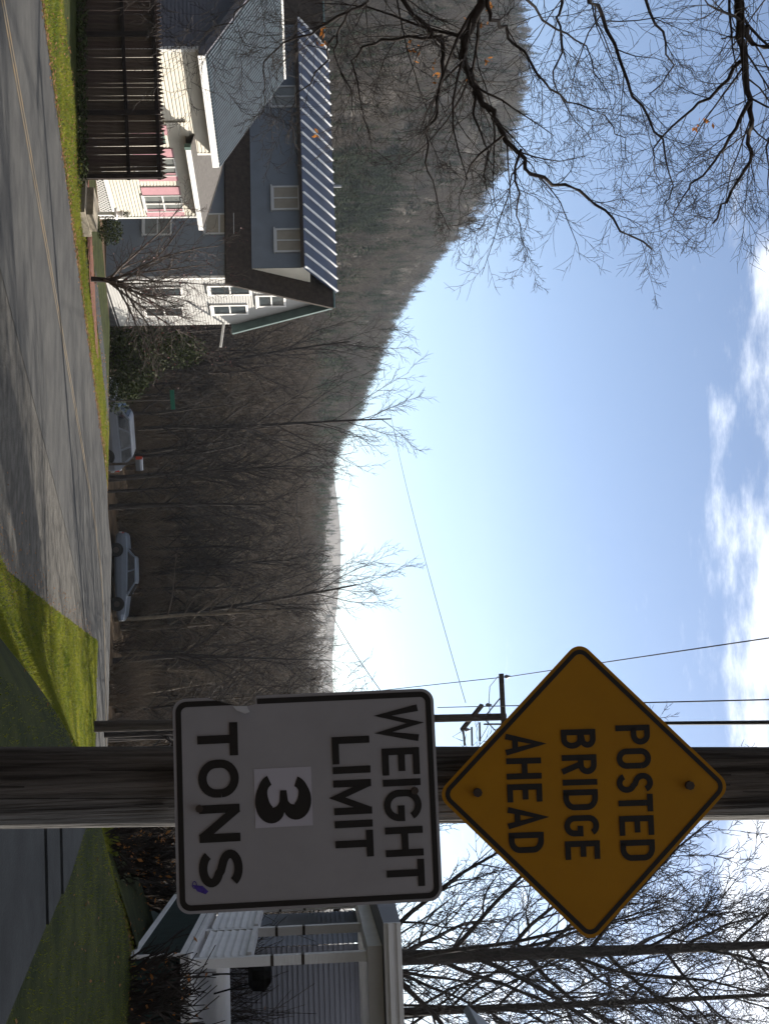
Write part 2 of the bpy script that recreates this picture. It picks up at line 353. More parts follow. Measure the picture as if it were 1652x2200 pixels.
# ------------------------------------------------------------------ trees
def grow(segs, p, d, ln, r, lev, rg, o):
    n = o['n'][lev]; pts = [Vector(p)]; rad = [r]; d = Vector(d).normalized()
    step = ln / n
    for i in range(n):
        d = (d + Vector((rg.gauss(0, 1), rg.gauss(0, 1), rg.gauss(0, 1))) * o['wig'][lev] + Vector((0, 0, o['up'][lev]))).normalized()
        pts.append(pts[-1] + d * step); rad.append(r * (1 - (1 - o['tip'][lev]) * (i + 1) / n))
    segs.append((lev, pts, rad))
    if lev + 1 < len(o['n']): spawn(segs, pts, rad, lev + 1, rg, o, ln)
def spawn(segs, pts, rad, lev, rg, o, ln):
    k = o['kids'][lev]; k = max(1, int(round(k * rg.uniform(.75, 1.25))))
    n = len(pts) - 1; a0 = o['from'][lev]; ang0 = rg.uniform(0, 6.28)
    for j in range(k):
        f = a0 + (1 - a0) * (j + rg.uniform(.2, .9)) / k; f = min(.999, f)
        i = int(f * n); q = pts[i].lerp(pts[i + 1], f * n - i); ax = (pts[i + 1] - pts[i]).normalized()
        b = ax.cross(Vector((.3, .5, .8))).normalized(); c = ax.cross(b)
        ph = ang0 + j * 2.4 + rg.uniform(-.4, .4); th = o['ang'][lev] * rg.uniform(.7, 1.3)
        d = ax * cos(th) + (b * cos(ph) + c * sin(ph)) * sin(th)
        grow(segs, q, d, ln * o['len'][lev] * rg.uniform(.6, 1.15) * (1 - o['taper'][lev] * f), max(o['rmin'], (rad[i] * (1 - f * .2)) * o['rr'][lev]), lev, rg, o)
def mesh_segs(segs, levs, sides, off=(0, 0, 0)):
    mb = MB(off)
    for lev, pts, rad in segs:
        if lev in levs: mb.tube(pts, rad, sides[lev])
    return mb
OAK = dict(n=(7, 5, 4, 3, 2), wig=(.06, .13, .17, .2, .22), up=(.03, .06, .05, .03, .02), tip=(.25, .25, .3, .4, .5), kids=(0, 9, 6, 5, 4), **{'from': (0, .3, .2, .15, .15)},
           ang=(0, .95, .8, .75, .7), len=(0, .5, .5, .5, .5), taper=(0, .45, .4, .35, .3), rr=(0, .5, .55, .55, .6), rmin=.006)
def variant(seed, h, r, **kw):
    o = dict(OAK); o.update(kw); rg = random.Random(seed); segs = []
    grow(segs, (0, 0, -.25), (rg.uniform(-.06, .06), rg.uniform(-.06, .06), 1), h * .85, r, 0, rg, o)
    return segs
near_vars = []
for k in range(6):
    segs = variant(40 + k, 9.5 + (k % 3), .13 + .03 * (k % 2), n=(7, 5, 4, 3), kids=(0, 14, 9, 6), rmin=.011, ang=(0, .75 + .1 * (k % 3), .7, .7), len=(0, .5, .48, .5))
    near_vars.append((mesh_segs(segs, (0,), {0: 6}).mesh('wood_trunk', M['woodbark'], True), mesh_segs(segs, (1, 2, 3), {1: 4, 2: 3, 3: 3}).mesh('wood_crown', M['woodbark'])))
# a wooded slope: separate trees in front ...
wood_spots = []
rg = random.Random(5)
tries = 0
while len(wood_spots) < 230 and tries < 9000:
    tries += 1
    d = 71 + 62 * rg.random() ** 1.1; u = rg.uniform(640, 1640)
    q = P(u, 655, 1); k = d / math.hypot(q.x, q.y); x, y = q.x * k, q.y * k
    l, s = ls(x, y)
    if s < 64 or (l < -17 and s < 72): continue
    if any((x - a) ** 2 + (y - b) ** 2 < 3.0 for a, b in wood_spots): continue
    wood_spots.append((x, y))
wood_lab = {}
for i, (x, y) in enumerate(wood_spots):
    k = i % 6; sc = rg.uniform(.62, 1.02)
    if 78 < math.hypot(x, y) < 90 and i % 4 == 0: sc *= 1.1
    t = thing('bare_tree', 'bare grey-brown tree in the leafless wood beyond the road bend', 'tree', (x, y, gxy(x, y)), rg.uniform(0, 6.28), 'bare trees in the wood beyond the road')
    t.scale = (sc, sc, sc)
    piece(near_vars[k][0], 'trunk', t, (0, 0, 0)); piece(near_vars[k][1], 'crown', t, (0, 0, 0))

for i, (u, v, y, h, lab) in enumerate(((1030, 240, 69, 11.5, 'dark forked bare tree between the mailbox and the blue car'), (1330, 246, 74, 16, 'tall bare tree topping the skyline above the nose of the blue car'), (925, 235, 80, 19, 'tall thin bare tree topping the skyline right of the mountain foot'), (800, 225, 76, 16, 'bare tree rising behind the silver shrub'), (1090, 243, 69.5, 10, 'dark bare tree just left of the blue car'), (1420, 246, 70, 12, 'broad dark bare tree right of the blue car'), (1240, 250, 76, 11.5, 'bare tree directly behind the blue car roof'))):
    q = P(u, v, y); t = thing('bare_tree', lab, 'tree', (q.x, q.y, gxy(q.x, q.y)), 0)
    segs = variant(200 + i, h, .17, n=(8, 6, 4, 3), kids=(0, 15, 9, 7), rmin=.012, ang=(0, .42 + .12 * (i % 3), .55, .6), len=(0, .52, .48, .5), wig=(.03, .09, .13, .16), up=(.06, .09, .05, .03))
    mesh_segs(segs, (0,), {0: 7}).build('trunk', M['bark2'], t, True); mesh_segs(segs, (1, 2, 3), {1: 4, 2: 3, 3: 3}).build('crown', M['bark2'], t)

rg = random.Random(77); dark_vars = []
for k in range(3):
    segs = variant(300 + k, 9.5, .16, n=(7, 5, 4, 3), kids=(0, 15, 9, 6), rmin=.016, ang=(0, .75, .65, .65), len=(0, .5, .48, .5))
    dark_vars.append((mesh_segs(segs, (0,), {0: 6}).mesh('edge_trunk', M['bark2'], True), mesh_segs(segs, (1, 2, 3), {1: 4, 2: 3, 3: 3}).mesh('edge_crown', M['bark2'])))
for i in range(30):
    u = 690 + 950 * (i + rg.random()) / 30; y = rg.uniform(67.5, 78); q = P(u, 240, y)
    if abs(u - 1240) < 130 and y < 73: y = 75; q = P(u, 240, y)
    t = thing('bare_tree', 'dark bare tree at the near edge of the brown wood, along the road bend', 'tree', (q.x, q.y, gxy(q.x, q.y)), rg.uniform(0, 6.28), 'dark bare trees along the edge of the wood'); sc = rg.uniform(.55, 1.0); t.scale = (sc, sc, sc)
    piece(dark_vars[i % 3][0], 'trunk', t, (0, 0, 0)); piece(dark_vars[i % 3][1], 'crown', t, (0, 0, 0))

# ... and the mass behind them, instanced
def lib(name, meshes):
    c = bpy.data.collections.new(name)
    for me in meshes:
        c.objects.link(bpy.data.objects.new(me.name, me))
    return c
def scatter(name, pts, coll, label, kind='stuff'):
    """pts: (x, y, z, scale, rot, tilt, variant)"""
    me = bpy.data.meshes.new(name); me.from_pydata([p[:3] for p in pts], [], [])
    for an, ty, ix in (('sc', 'FLOAT', 3), ('rz', 'FLOAT', 4), ('tilt', 'FLOAT', 5), ('vi', 'INT', 6)):
        a = me.attributes.new(an, ty, 'POINT'); a.data.foreach_set('value', [p[ix] for p in pts])
    o = bpy.data.objects.new(name, me); COL.objects.link(o); o['kind'] = kind; o['label'] = label
    g = bpy.data.node_groups.new(name, 'GeometryNodeTree')
    g.interface.new_socket('Geometry', in_out='INPUT', socket_type='NodeSocketGeometry'); g.interface.new_socket('Geometry', in_out='OUTPUT', socket_type='NodeSocketGeometry')
    nn = g.nodes.new; gi, go = nn('NodeGroupInput'), nn('NodeGroupOutput')
    ip = nn('GeometryNodeInstanceOnPoints'); ci = nn('GeometryNodeCollectionInfo'); ci.inputs['Collection'].default_value = coll; ci.inputs['Separate Children'].default_value = True; ci.inputs['Reset Children'].default_value = True
    def na(n_, ty):
        q = nn('GeometryNodeInputNamedAttribute'); q.data_type = ty; q.inputs['Name'].default_value = n_; return [s_ for s_ in q.outputs if s_.enabled and s_.name == 'Attribute'][0]
    cmb = nn('ShaderNodeCombineXYZ'); g.links.new(na('tilt', 'FLOAT'), cmb.inputs[0]); g.links.new(na('rz', 'FLOAT'), cmb.inputs[2])
    mp = nn('GeometryNodeMeshToPoints')
    g.links.new(gi.outputs[0], mp.inputs[0]); g.links.new(mp.outputs[0], ip.inputs['Points']); g.links.new(ci.outputs[0], ip.inputs['Instance'])
    ip.inputs['Pick Instance'].default_value = True
    g.links.new(na('vi', 'INT'), ip.inputs['Instance Index']); g.links.new(na('sc', 'FLOAT'), ip.inputs['Scale']); g.links.new(cmb.outputs[0], ip.inputs['Rotation'])
    g.links.new(ip.outputs[0], go.inputs[0])
    md = o.modifiers.new('instances', 'NODES'); md.node_group = g
    return o
def conifer_mb(seed, h):
    rg = random.Random(seed); mb = MB()
    mb.tube([(0, 0, 0), (0, 0, h)], [h * .018, .01], 4)
    for i in range(230):
        f = rg.random() ** .8; z = h * (.12 + .88 * f); ln = h * .2 * (1 - f) + .12; a = rg.uniform(0, 6.28)
        e = Vector((cos(a), sin(a), -.25)) * ln; s_ = Vector((-sin(a), cos(a), 0)) * ln * .3; p = Vector((0, 0, z))
        mb.add([p, p + e * .7 + s_, p + e, p + e * .7 - s_], [(0, 1, 2, 3)])
    return mb
def bush_mb(seed, h, twigs):
    rg = random.Random(seed); mb = MB()
    for i in range(twigs):
        a = rg.uniform(0, 6.28); t = rg.uniform(.05, .75); d = Vector((cos(a) * sin(t), sin(a) * sin(t), cos(t))); p = Vector((rg.uniform(-.3, .3), rg.uniform(-.3, .3), 0))
        ln = h * rg.uniform(.5, 1); q = p + d * ln * .55; e = q + (d + Vector((rg.gauss(0, .3), rg.gauss(0, .3), .15))) * ln * .45
        mb.tube([p, q, e], [.016, .012, .007], 3)
        for j in range(3):
            c = p.lerp(e, rg.uniform(.4, .9)); mb.tube([c, c + (d + Vector((rg.gauss(0, .6), rg.gauss(0, .6), .1))) * ln * .3], [.009, .006], 3)
    return mb
brush_lib = lib('brush_kinds', [bush_mb(k, 1.6 + .5 * k, 34).mesh('brush_kind', M['brush']) for k in range(4)])
wood_lib = lib('wood_kinds', [mesh_segs(variant(60 + k, 10, .15, n=(6, 4, 3, 2), kids=(0, 13, 7, 5), rmin=.018, ang=(0, .75, .7, .7)), (0, 1, 2, 3), {0: 5, 1: 3, 2: 3, 3: 3}).mesh('wood_kind', M['woodbark']) for k in range(5)])
far_lib = lib('far_wood_kinds', [mesh_segs(variant(80 + k, 11, .2, n=(4, 3, 2), kids=(0, 16, 9), rmin=.045, tip=(.3, .3, .4), ang=(0, .8, .75)), (0, 1, 2), {0: 4, 1: 3, 2: 3}).mesh('far_wood_kind', M['fartree']) for k in range(4)] + [conifer_mb(k, 12).mesh('far_wood_pine', M['conifer']) for k in range(2)])
pts = []
for i in range(2100):
    d = 84 + 110 * rg.random() ** .8; u = rg.uniform(-300, 2300); q = P(u, 655, 1); k = d / math.hypot(q.x, q.y); x, y = q.x * k, q.y * k
    l, s = ls(x, y)
    if s < 70: continue
    pts.append((x, y, gxy(x, y) - .1, rg.uniform(.55, .92), rg.uniform(0, 6.28), 0, rg.randrange(5)))
scatter('leafless_wood', pts, wood_lib, 'leafless brown wood covering the slope behind the nearer trees')
pts = []
for i in range(1500):
    d = 67 + 75 * rg.random() ** 1.3; u = rg.uniform(560, 2250); q = P(u, 655, 1); k = d / math.hypot(q.x, q.y); x, y = q.x * k, q.y * k
    l, s = ls(x, y)
    if s < 64.5 or (l < -15 and s < 68): continue
    if abs(d - 70.5) < 2.6 and 1120 < u < 1370: continue
    pts.append((x, y, gxy(x, y) - .05, rg.uniform(.45, 1.15), rg.uniform(0, 6.28), 0, rg.randrange(4)))
scatter('underbrush', pts, brush_lib, 'tangled brown underbrush along the foot of the wood')
# mountain forest
def hill_points(o, nu, n, count, pat):
    me = o.data; out = []
    vs = [v.co for v in me.vertices]
    for i in range(count):
        a = rg.uniform(0, nu - 1.001); t = rg.random() ** .75 * 26; i0, j0 = int(a), int(t); fa, ft = a - i0, t - j0
        p = vs[i0 * n + j0].lerp(vs[(i0 + 1) * n + j0], fa).lerp(vs[i0 * n + j0 + 1].lerp(vs[(i0 + 1) * n + j0 + 1], fa), ft)
        u = pat[0] + a * pat[1]
        pine = (330 < u < 500 and t < 9 and rg.random() < .75) or (rg.random() < .10 + .4 * max(0, sin(u * .013) * sin(t * .5)) ** 3)
        out.append((p.x, p.y, p.z - .3, rg.uniform(.42, .75) * (1.25 if pine else 1), rg.uniform(0, 6.28), 0, 4 + rg.randrange(2) if pine else rg.randrange(4)))
    return out
scatter('mountain_forest', hill_points(*mo, 14000, (-900, 25)), far_lib, 'bare grey forest with dark pine patches covering the mountain')
scatter('far_hill_forest', hill_points(*fo, 2500, (600, 50)), far_lib, 'hazy bare forest on the farthest hill')
# ------------------------------------------------------------------ building helpers (in a house's own frame: x to the right of the road, y down the road)
X_, Y_, Z_ = Vector((1, 0, 0)), Vector((0, 1, 0)), Vector((0, 0, 1))
def clap(mb, o, ux, n, rows, h, bounds, lap=.026):
    """clapboards: o is the foot of the wall, ux along it, n outwards, bounds(z) -> (a, b)"""
    o, ux, n = Vector(o), Vector(ux), Vector(n)
    for i in range(rows):
        z0, z1 = i * h, (i + 1) * h
        a0, b0 = bounds(z0); a1, b1 = bounds(z1)
        if b0 - a0 < .02: continue
        p = [o + ux * a0 + Z_ * z0 + n * lap, o + ux * b0 + Z_ * z0 + n * lap, o + ux * b1 + Z_ * z1, o + ux * a1 + Z_ * z1, o + ux * a0 + Z_ * z0, o + ux * b0 + Z_ * z0]
        mb.add(p, [(0, 1, 2, 3), (4, 5, 1, 0)])
    return mb
def window(house, o, ux, n, w, h, fm, gm, mull=0, rail=.5, fw=.07, sill=True, name='window', label=None):
    """o = lower left corner on the wall"""
    o, ux, n = Vector(o), Vector(ux), Vector(n); mb = MB(house['_o'])
    def bar(x0, x1, z0, z1, d0=-.01, d1=.05): mb.obox(o, ux, n, Z_, x0, x1, d0, d1, z0, z1)
    bar(-fw, 0, -fw, h + fw); bar(w, w + fw, -fw, h + fw); bar(0, w, h, h + fw); bar(0, w, -fw, 0)
    if rail: bar(0, w, h * rail - .025, h * rail + .025, .002, .036)
    for k in range(mull):
        x = w * (k + 1) / (mull + 1); bar(x - .028, x + .028, 0, h, .003, .04)
    f = mb.build(name, fm, house, label=label)
    pb = MB(house['_o'])
    for k in range(mull + 1):
        pb.obox(o, ux, n, Z_, w * k / (mull + 1) + .002, w * (k + 1) / (mull + 1) - .002, .006, .014, .002, h - .002)
    pb.build('pane', gm, f)
    if sill: MB(house['_o']).obox(o, ux, n, Z_, -fw - .04, w + fw + .04, -.01, .09, -fw - .05, -fw - .002).build('sill', fm, f)
    return f
def house(name, label, cat, l, s, z):
    t = thing(name, label, cat, w3(l, s, z), -A); t['_o'] = (l, s, z); return t

# ------------------------------------------------------------------ the low wing and sun porch by the fence (one house)
gW = -6.1
wh = house('cream_cottage', 'cream and grey cottage with ribbed blue-grey metal roof behind the picket fence', 'house', -24.7, 34, gW - .5); O = wh['_o']
wl, wn, wf, ez, rz_, rl = -23.86, 30.95, 36.1, -2.47, -.32, -26.8
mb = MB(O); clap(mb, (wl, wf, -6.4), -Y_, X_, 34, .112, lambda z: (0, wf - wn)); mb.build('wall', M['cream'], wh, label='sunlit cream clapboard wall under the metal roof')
mb = MB(O); mb.box(wl - .09, wl + .02, wn - .02, wn + .1, -6.4, -2.6); mb.box(wl - .05, wl + .025, wf - .08, wf + .03, -6.4, -2.6); mb.build('corner_board', M['white'], wh)
def gab(z):                      # grey gable end that faces up the road
    zz = z - 6.4; hi = rl - (wl - rl) * 0 ; t = min(1, max(0, (zz - ez) / (rz_ - .12 - ez)))
    r_ = wl + (rl - wl) * t; l_ = 2 * rl - wl + (wl - rl) * t if True else 0
    return (l_ - (2 * rl - wl), r_ - (2 * rl - wl))
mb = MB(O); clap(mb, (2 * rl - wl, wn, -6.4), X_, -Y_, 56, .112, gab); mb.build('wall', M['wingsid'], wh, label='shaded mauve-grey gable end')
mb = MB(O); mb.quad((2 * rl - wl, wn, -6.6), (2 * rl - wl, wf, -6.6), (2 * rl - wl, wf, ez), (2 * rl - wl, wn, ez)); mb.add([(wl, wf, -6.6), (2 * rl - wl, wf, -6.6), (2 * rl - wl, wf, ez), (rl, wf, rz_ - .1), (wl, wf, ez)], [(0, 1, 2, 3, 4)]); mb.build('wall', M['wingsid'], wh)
# ribbed metal roof: one corrugated sheet per slope
re_l, re_z = wl + .40, ez + .04
sl = (rz_ - re_z) / (rl - re_l)
for side in (1, -1):
    mb = MB(O); prof = []; y = 30.68
    while y < wf + .1:
        prof += [(y, 0), (y + .09, 0), (y + .105, .05), (y + .14, .05)]; y += .158
    for (yy, h) in prof:
        for (l_, z_) in ((re_l, re_z), (rl, rz_)):
            q = l_ if side > 0 else 2 * rl - l_
            mb.v.append((q, yy, z_ + h + .02))
    k = len(prof); mb.f = [(2 * i, 2 * i + 2, 2 * i + 3, 2 * i + 1) for i in range(k - 1)]
    rf = mb.build('roof', M['wingroof'], wh)
    if side > 0:
        b = MB(O); b.add([(re_l, 30.70, re_z - .02), (re_l, wf + .1, re_z - .02), (rl, wf + .1, rz_ - .03), (rl, 30.70, rz_ - .03)], [(0, 1, 2, 3)]); b.build('roof_deck', M['white'], rf)
        b = MB(O); b.box(re_l + .002, re_l + .03, 30.68, wf + .12, re_z - .19, re_z + .012); b.build('fascia', M['white'], rf)
        b = MB(O); b.box(wl + .02, re_l, 30.71, wf + .08, re_z - .17, re_z - .14); b.build('soffit', M['lowroof'], rf)
        b = MB(O); b.beam((re_l, 30.66, re_z - .09), (rl, 30.66, rz_ - .09), .05, .22); b.build('rake_board', M['wingsid'], rf)
        b = MB(O); b.beam((re_l, wf + .13, re_z - .07), (rl, wf + .13, rz_ - .07), .04, .16); b.build('rake_board', M['wingroof'], rf)
        b = MB(O); b.box(rl - .07, rl + .07, 30.66, wf + .12, rz_ + .03, rz_ + .09); b.build('ridge_cap', M['white'], rf)
# sun porch
bl, bn, bf = -23.8, 34.3, 39.76
mb = MB(O); clap(mb, (bl, bf, -6.16), -Y_, X_, 27, .108, lambda z: (0, bf - bn)); mb.build('wall', M['cream'], wh, label='sunlit cream wall of the sun porch')
mb = MB(O); clap(mb, (bl, bf, -6.16), -X_, Y_, 27, .108, lambda z: (0, 3.2)); mb.build('wall', M['cream'], wh)
mb = MB(O); mb.box(bl - .06, bl + .03, bf - .05, bf + .045, -6.72, -3.3); mb.box(bl + .016, bl + .035, bn, bf - .05, -6.23, -6.13); mb.build('corner_board', M['white'], wh)
# sun porch windows: pink side panels between pairs of sashes
for y0 in (37.74, 35.55):
    for k in range(2):
        window(wh, (bl + .012, y0 + .62 + k * .52 + .44, -5.06), -Y_, X_, .44, 1.2, M['white'], M['screen'], fw=.035, sill=False)
    for yy in (y0 + .34, y0 + 1.70):
        p = MB(O); p.box(bl + .012, bl + .045, yy - .24, yy + .24 - .02, -5.1, -3.83); p.build('shutter', M['pink'], wh)
    p = MB(O); p.box(bl + .046, bl + .06, y0 + .56, y0 + 1.5, -5.15, -5.1); p.build('sill', M['white'], wh)
p = MB(O); p.box(bl + .012, bl + .05, 34.42, 34.9, -5.0, -3.9); p.build('shutter', M['pink'], wh)
# lattice skirt under the sun porch: diagonal slats over the dark crawl space
fr = MB(O); y0, y1, z0, z1 = 37.05, bf - .02, -6.76, -6.24
fr.box(bl + .0, bl + .05, y0, y1, z1, z1 + .05); fr.box(bl, bl + .05, y0, y1, z0 - .02, z0 + .03); fr.box(bl, bl + .05, y1 - .05, y1, z0 + .03, z1)
lat = fr.build('lattice_frame', M['white'], wh)
sl_ = MB(O)
for sg in (1, -1):
    y = y0 - .5
    while y < y1:
        a = [y, z0]; b_ = [y + (z1 - z0), z1]
        if sg < 0: a[1], b_[1] = z1, z0
        t0 = max(0, (y0 - y) / (z1 - z0)); t1 = min(1, (y1 - y) / (z1 - z0))
        if t1 > t0:
            pa = Vector((bl + .02 + .008 * sg, a[0] + (b_[0] - a[0]) * t0, a[1] + (b_[1] - a[1]) * t0)); pb_ = Vector((bl + .02 + .008 * sg, a[0] + (b_[0] - a[0]) * t1, a[1] + (b_[1] - a[1]) * t1))
            sl_.beam(pa, pb_, .007, .038)
        y += .15
sl_.build('lattice_slats', M['white'], lat, kind='stuff')
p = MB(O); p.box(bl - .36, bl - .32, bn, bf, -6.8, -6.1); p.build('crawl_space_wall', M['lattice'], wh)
# low porch roof
e0, eh = -23.36, -3.22
mb = MB(O); mb.add([(e0, 35.0, eh), (e0, bf + .1, eh), (-26.0, bf + .1, -2.5), (-26.0, 35.0, -2.5)], [(0, 1, 2, 3)])
mb.add([(e0, 35.0, eh - .05), (e0, bf + .1, eh - .05), (-26.0, bf + .1, -2.58), (-26.0, 35.0, -2.58)], [(3, 2, 1, 0)])
pr = mb.build('porch_roof', M['lowroof'], wh)
p = MB(O); p.box(e0, e0 + .03, 35.0, bf + .13, eh - .15, eh + .01); p.build('fascia', M['white'], pr)
p = MB(O); p.box(bl + .02, e0, 35.0, bf + .05, eh - .14, eh - .12); p.build('soffit', M['lowroof'], pr)
p = MB(O); p.box(e0 - .06, e0 + .07, 34.86, 35.02, eh - .17, eh + .02); p.build('gutter_end', M['green'], pr)
p = MB(O); p.beam((e0, bf + .12, eh - .04), (-26.0, bf + .12, -2.54), .04, .12); p.build('rake_board', M['lowroof'], pr)
window(wh, (bl + .012, 35.25, -4.75), -Y_, X_, .5, .7, M['green'], M['screen'], fw=.05, sill=False)

# ------------------------------------------------------------------ big three-storey house
S0, gl = 44.05, -23.75
bh = house('gabled_house', 'tall grey-blue house with steep dark roof and navy ribbed dormer roof', 'house', -28, 44.2, -7.3); O = bh['_o']
eZ, aZ, aS, bS = -2.36, 1.42, 46.0, 47.95
HL = -37.5
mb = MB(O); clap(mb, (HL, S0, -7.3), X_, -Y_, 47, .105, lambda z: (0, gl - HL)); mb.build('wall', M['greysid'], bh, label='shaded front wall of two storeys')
def gab2(z):
    zz = z - 7.3
    if zz < eZ: return (0, bS - S0)
    t = (zz - eZ) / (aZ - .1 - eZ); return ((aS - S0) * min(1, t), bS - S0 - (bS - aS) * min(1, t))
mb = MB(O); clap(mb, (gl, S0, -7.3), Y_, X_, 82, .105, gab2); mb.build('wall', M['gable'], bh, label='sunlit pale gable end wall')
mb = MB(O); mb.quad((HL, bS, -7.4), (gl, bS, -7.4), (gl, bS, eZ), (HL, bS, eZ)); mb.add([(HL, S0, -7.4), (HL, bS, -7.4), (HL, bS, eZ), (HL, aS, aZ - .1), (HL, S0, eZ)], [(0, 1, 2, 3, 4)]); mb.build('wall', M['greysid'], bh)
mb = MB(O); mb.box(gl - .07, gl + .03, S0 - .03, S0 + .09, -7.3, -2.45); mb.build('corner_board', M['white'], bh)
mb = MB(O); mb.box(HL, gl + .02, S0 - .035, bS, -7.75, -7.2); mb.build('foundation', M['stone'], bh)
ro = gl + .38                  # the roof's overhang past the gable
fe_s, fe_z = S0 - .2, eZ - .34
def slab4(mb, a, b, c, d, th):
    a, b, c, d = map(Vector, (a, b, c, d)); n = (b - a).cross(d - a).normalized() * -th
    return mb.add([a, b, c, d, a + n, b + n, c + n, d + n], [(0, 1, 2, 3), (7, 6, 5, 4), (0, 4, 5, 1), (1, 5, 6, 2), (2, 6, 7, 3), (3, 7, 4, 0)])
mb = MB(O); slab4(mb, (HL - .3, fe_s, fe_z), (ro, fe_s, fe_z), (ro, aS, aZ), (HL - .3, aS, aZ), .10)
rf = mb.build('roof', M['shing'], bh)
mb = MB(O); slab4(mb, (ro, bS + .2, fe_z), (HL - .3, bS + .2, fe_z), (HL - .3, aS, aZ), (ro, aS, aZ), .10); mb.build('roof', M['teal'], bh, label='far roof slope with teal underside')
# shingle courses, one strip per row, on the strips of steep roof that stay in view
mb = MB(O); dn = Vector((0, aS - fe_s, aZ - fe_z)); ln_ = dn.length; dn.normalize(); nn_ = Vector((0, -dn.z, dn.y))
k = 0
while k * .16 < ln_ - .1:
    p = Vector((0, fe_s, fe_z)) + dn * (k * .16) + nn_ * .004
    x0 = HL - .3
    mb.obox(p, X_, dn, nn_, x0, ro + .01, 0, .165, 0, .012 + .004 * (k % 2)); k += 1
mb.build('shingle_courses', M['shing'], rf, kind='stuff')
# shed dormer along the front
dL, dR, dS, dz0, dz1 = -35.3, -24.25, S0 + .26, -1.75, .22
mb = MB(O); clap(mb, (dL, dS, dz0), X_, -Y_, 19, .105, lambda z: (0, dR - dL)); dm = mb.build('dormer', M['greysid'], bh)
ck = MB(O)
def rs(z): return fe_s + (z - fe_z) * (aS - fe_s) / (aZ - fe_z)   # where the main roof is at height z
ck2 = []
for i in range(22):
    z = dz0 + i * .105
    top_s = aS - .05
    if z > dz1: s_a = dS - .3 + (z - dz1) * (aS - dS + .3) / (aZ - dz1)
    else: s_a = dS
    ck2.append((z, s_a, max(s_a + .01, rs(z) + .05)))
for (z, a, b_), (z2, a2, b2) in zip(ck2, ck2[1:]):
    ck.add([(dR + .014, a, z), (dR + .014, b_, z), (dR, b2, z2), (dR, a2, z2)], [(0, 1, 2, 3)])
ck.build('dormer_cheek', M['cream'], dm)
drs, drz = dS - .32, dz1 + .02
mb = MB(O); slab4(mb, (dL - .2, drs, drz), (dR + .16, drs, drz), (dR + .16, aS + .06, aZ + .09), (dL - .2, aS + .06, aZ + .09), .07)
dr = mb.build('dormer_roof', M['blueroof'], bh)
up = Vector((0, aS + .06 - drs, aZ + .09 - drz)); ul = up.length; up.normalize(); un = Vector((0, -up.z, up.y))
rib = MB(); rib.obox((0, 0, 0), X_, up, un, -.02, .02, .01, ul - .02, .001, .075); me = rib.mesh('rib', M['rib'])
nr = 22
for i in range(nr):
    l_ = dL - .1 + (dR + .1 - dL + .12) * i / (nr - 1); piece(me, 'rib', dr, (l_ - O[0], drs - O[1], drz - O[2]))
mb = MB(O); mb.box(dL - .2, dR + .16, drs - .025, drs - .003, drz - .13, drz + .0); mb.build('dormer_fascia', M['shing'], dm)
mb = MB(O); mb.cyl((-28.9, aS + .1, aZ - .1), (-28.9, aS + .1, aZ + .42), .055, n=10); mb.build('vent_pipe', M['metal'], bh)
for x0, w_, z0, h_ in ((-27.72, .92, -.86, .92), (-25.85, .88, -.78, .94), (-32.3, .86, -.86, .9)):
    window(bh, (x0, dS - .02, z0), X_, -Y_, w_, h_, M['sash'], M['tan'] if x0 > -30 else M['screen'], mull=1, rail=0, fw=.07)
for x0, w_, z0, h_ in ((-26.4, .78, -3.45, 1.0), (-26.35, .74, -5.75, .95), (-29.6, .8, -5.8, 1.0)):
    window(bh, (x0, S0 - .02, z0), X_, -Y_, w_, h_, M['sash'], M['tan'] if z0 > -4 else M['screen'], fw=.06)
for y0, w_, z0, h_ in ((44.7, .62, -3.35, 1.45), (46.3, .66, -3.35, 1.25), (44.75, .6, -6.0, 1.5), (46.4, .62, -6.0, 1.4), (45.55, .8, -1.55, .95)):
    window(bh, (gl + .012, y0 + w_, z0), -Y_, X_, w_, h_, M['white'], M['glass'], fw=.09)
mb = MB(O); mb.beam((gl + .03, bS - .1, -3.05), (gl + .95, bS + .15, -3.2), .07, .09); mb.build('bracket_pole', M['white'], bh, label='short white pole sticking out of the gable wall')

# ------------------------------------------------------------------ picket fence
fa, fb = Vector(P(-60, 150, 34.0)), Vector(P(389, 160, 34.6))
f0 = Vector((fa.x, fa.y)); f1 = Vector((fb.x, fb.y)); fd = (f1 - f0); fl = fd.length; fd.normalize(); frz = math.atan2(fd.y, fd.x)
fbz = gxy(f0.x, f0.y) - .05
fn = thing('picket_fence', 'dark brown stockade fence of tall pointed pickets beside the lawn', 'fence', (f0.x, f0.y, fbz), frz)
topz = P(200, 352, 34.2).z - fbz
def gf(x): p = f0 + fd * x; return gxy(p.x, p.y) - fbz
pk = []
for v in range(3):
    w_ = (.1035, .1045, .103)[v]; mb = MB()
    hh = 1.0
    mb.prism([(-w_ / 2, 0), (w_ / 2, 0), (w_ / 2, topz - .13), (0, topz + (.0, .015, -.012)[v]), (-w_ / 2, topz - .13)], lambda a, b, d: (a, d, b), -.011, .011)
    pk.append(mb.mesh('picket', M['fence']))
x = .05; i = 0
while x < fl - .02:
    o = piece(pk[i % 3], 'picket', fn, (x, rnd.uniform(-.004, .004), .16 + rnd.uniform(-.01, .012))); o.rotation_euler = (0, rnd.uniform(-.006, .006), rnd.uniform(-.03, .03)); o.location.z -= .16
    x += .1072 + rnd.uniform(-.0015, .0015); i += 1
for z in (topz * .54, topz - .2):
    MB().box(0, fl, -.075, -.025, z - .045, z + .045).build('rail', M['fencerail'], fn)
for x in (.3, fl * .30, fl * .675, fl - .09):
    MB().box(x - .055, x + .055, -.19, -.078, -.5, topz - .1).build('post', M['fencerail'], fn)
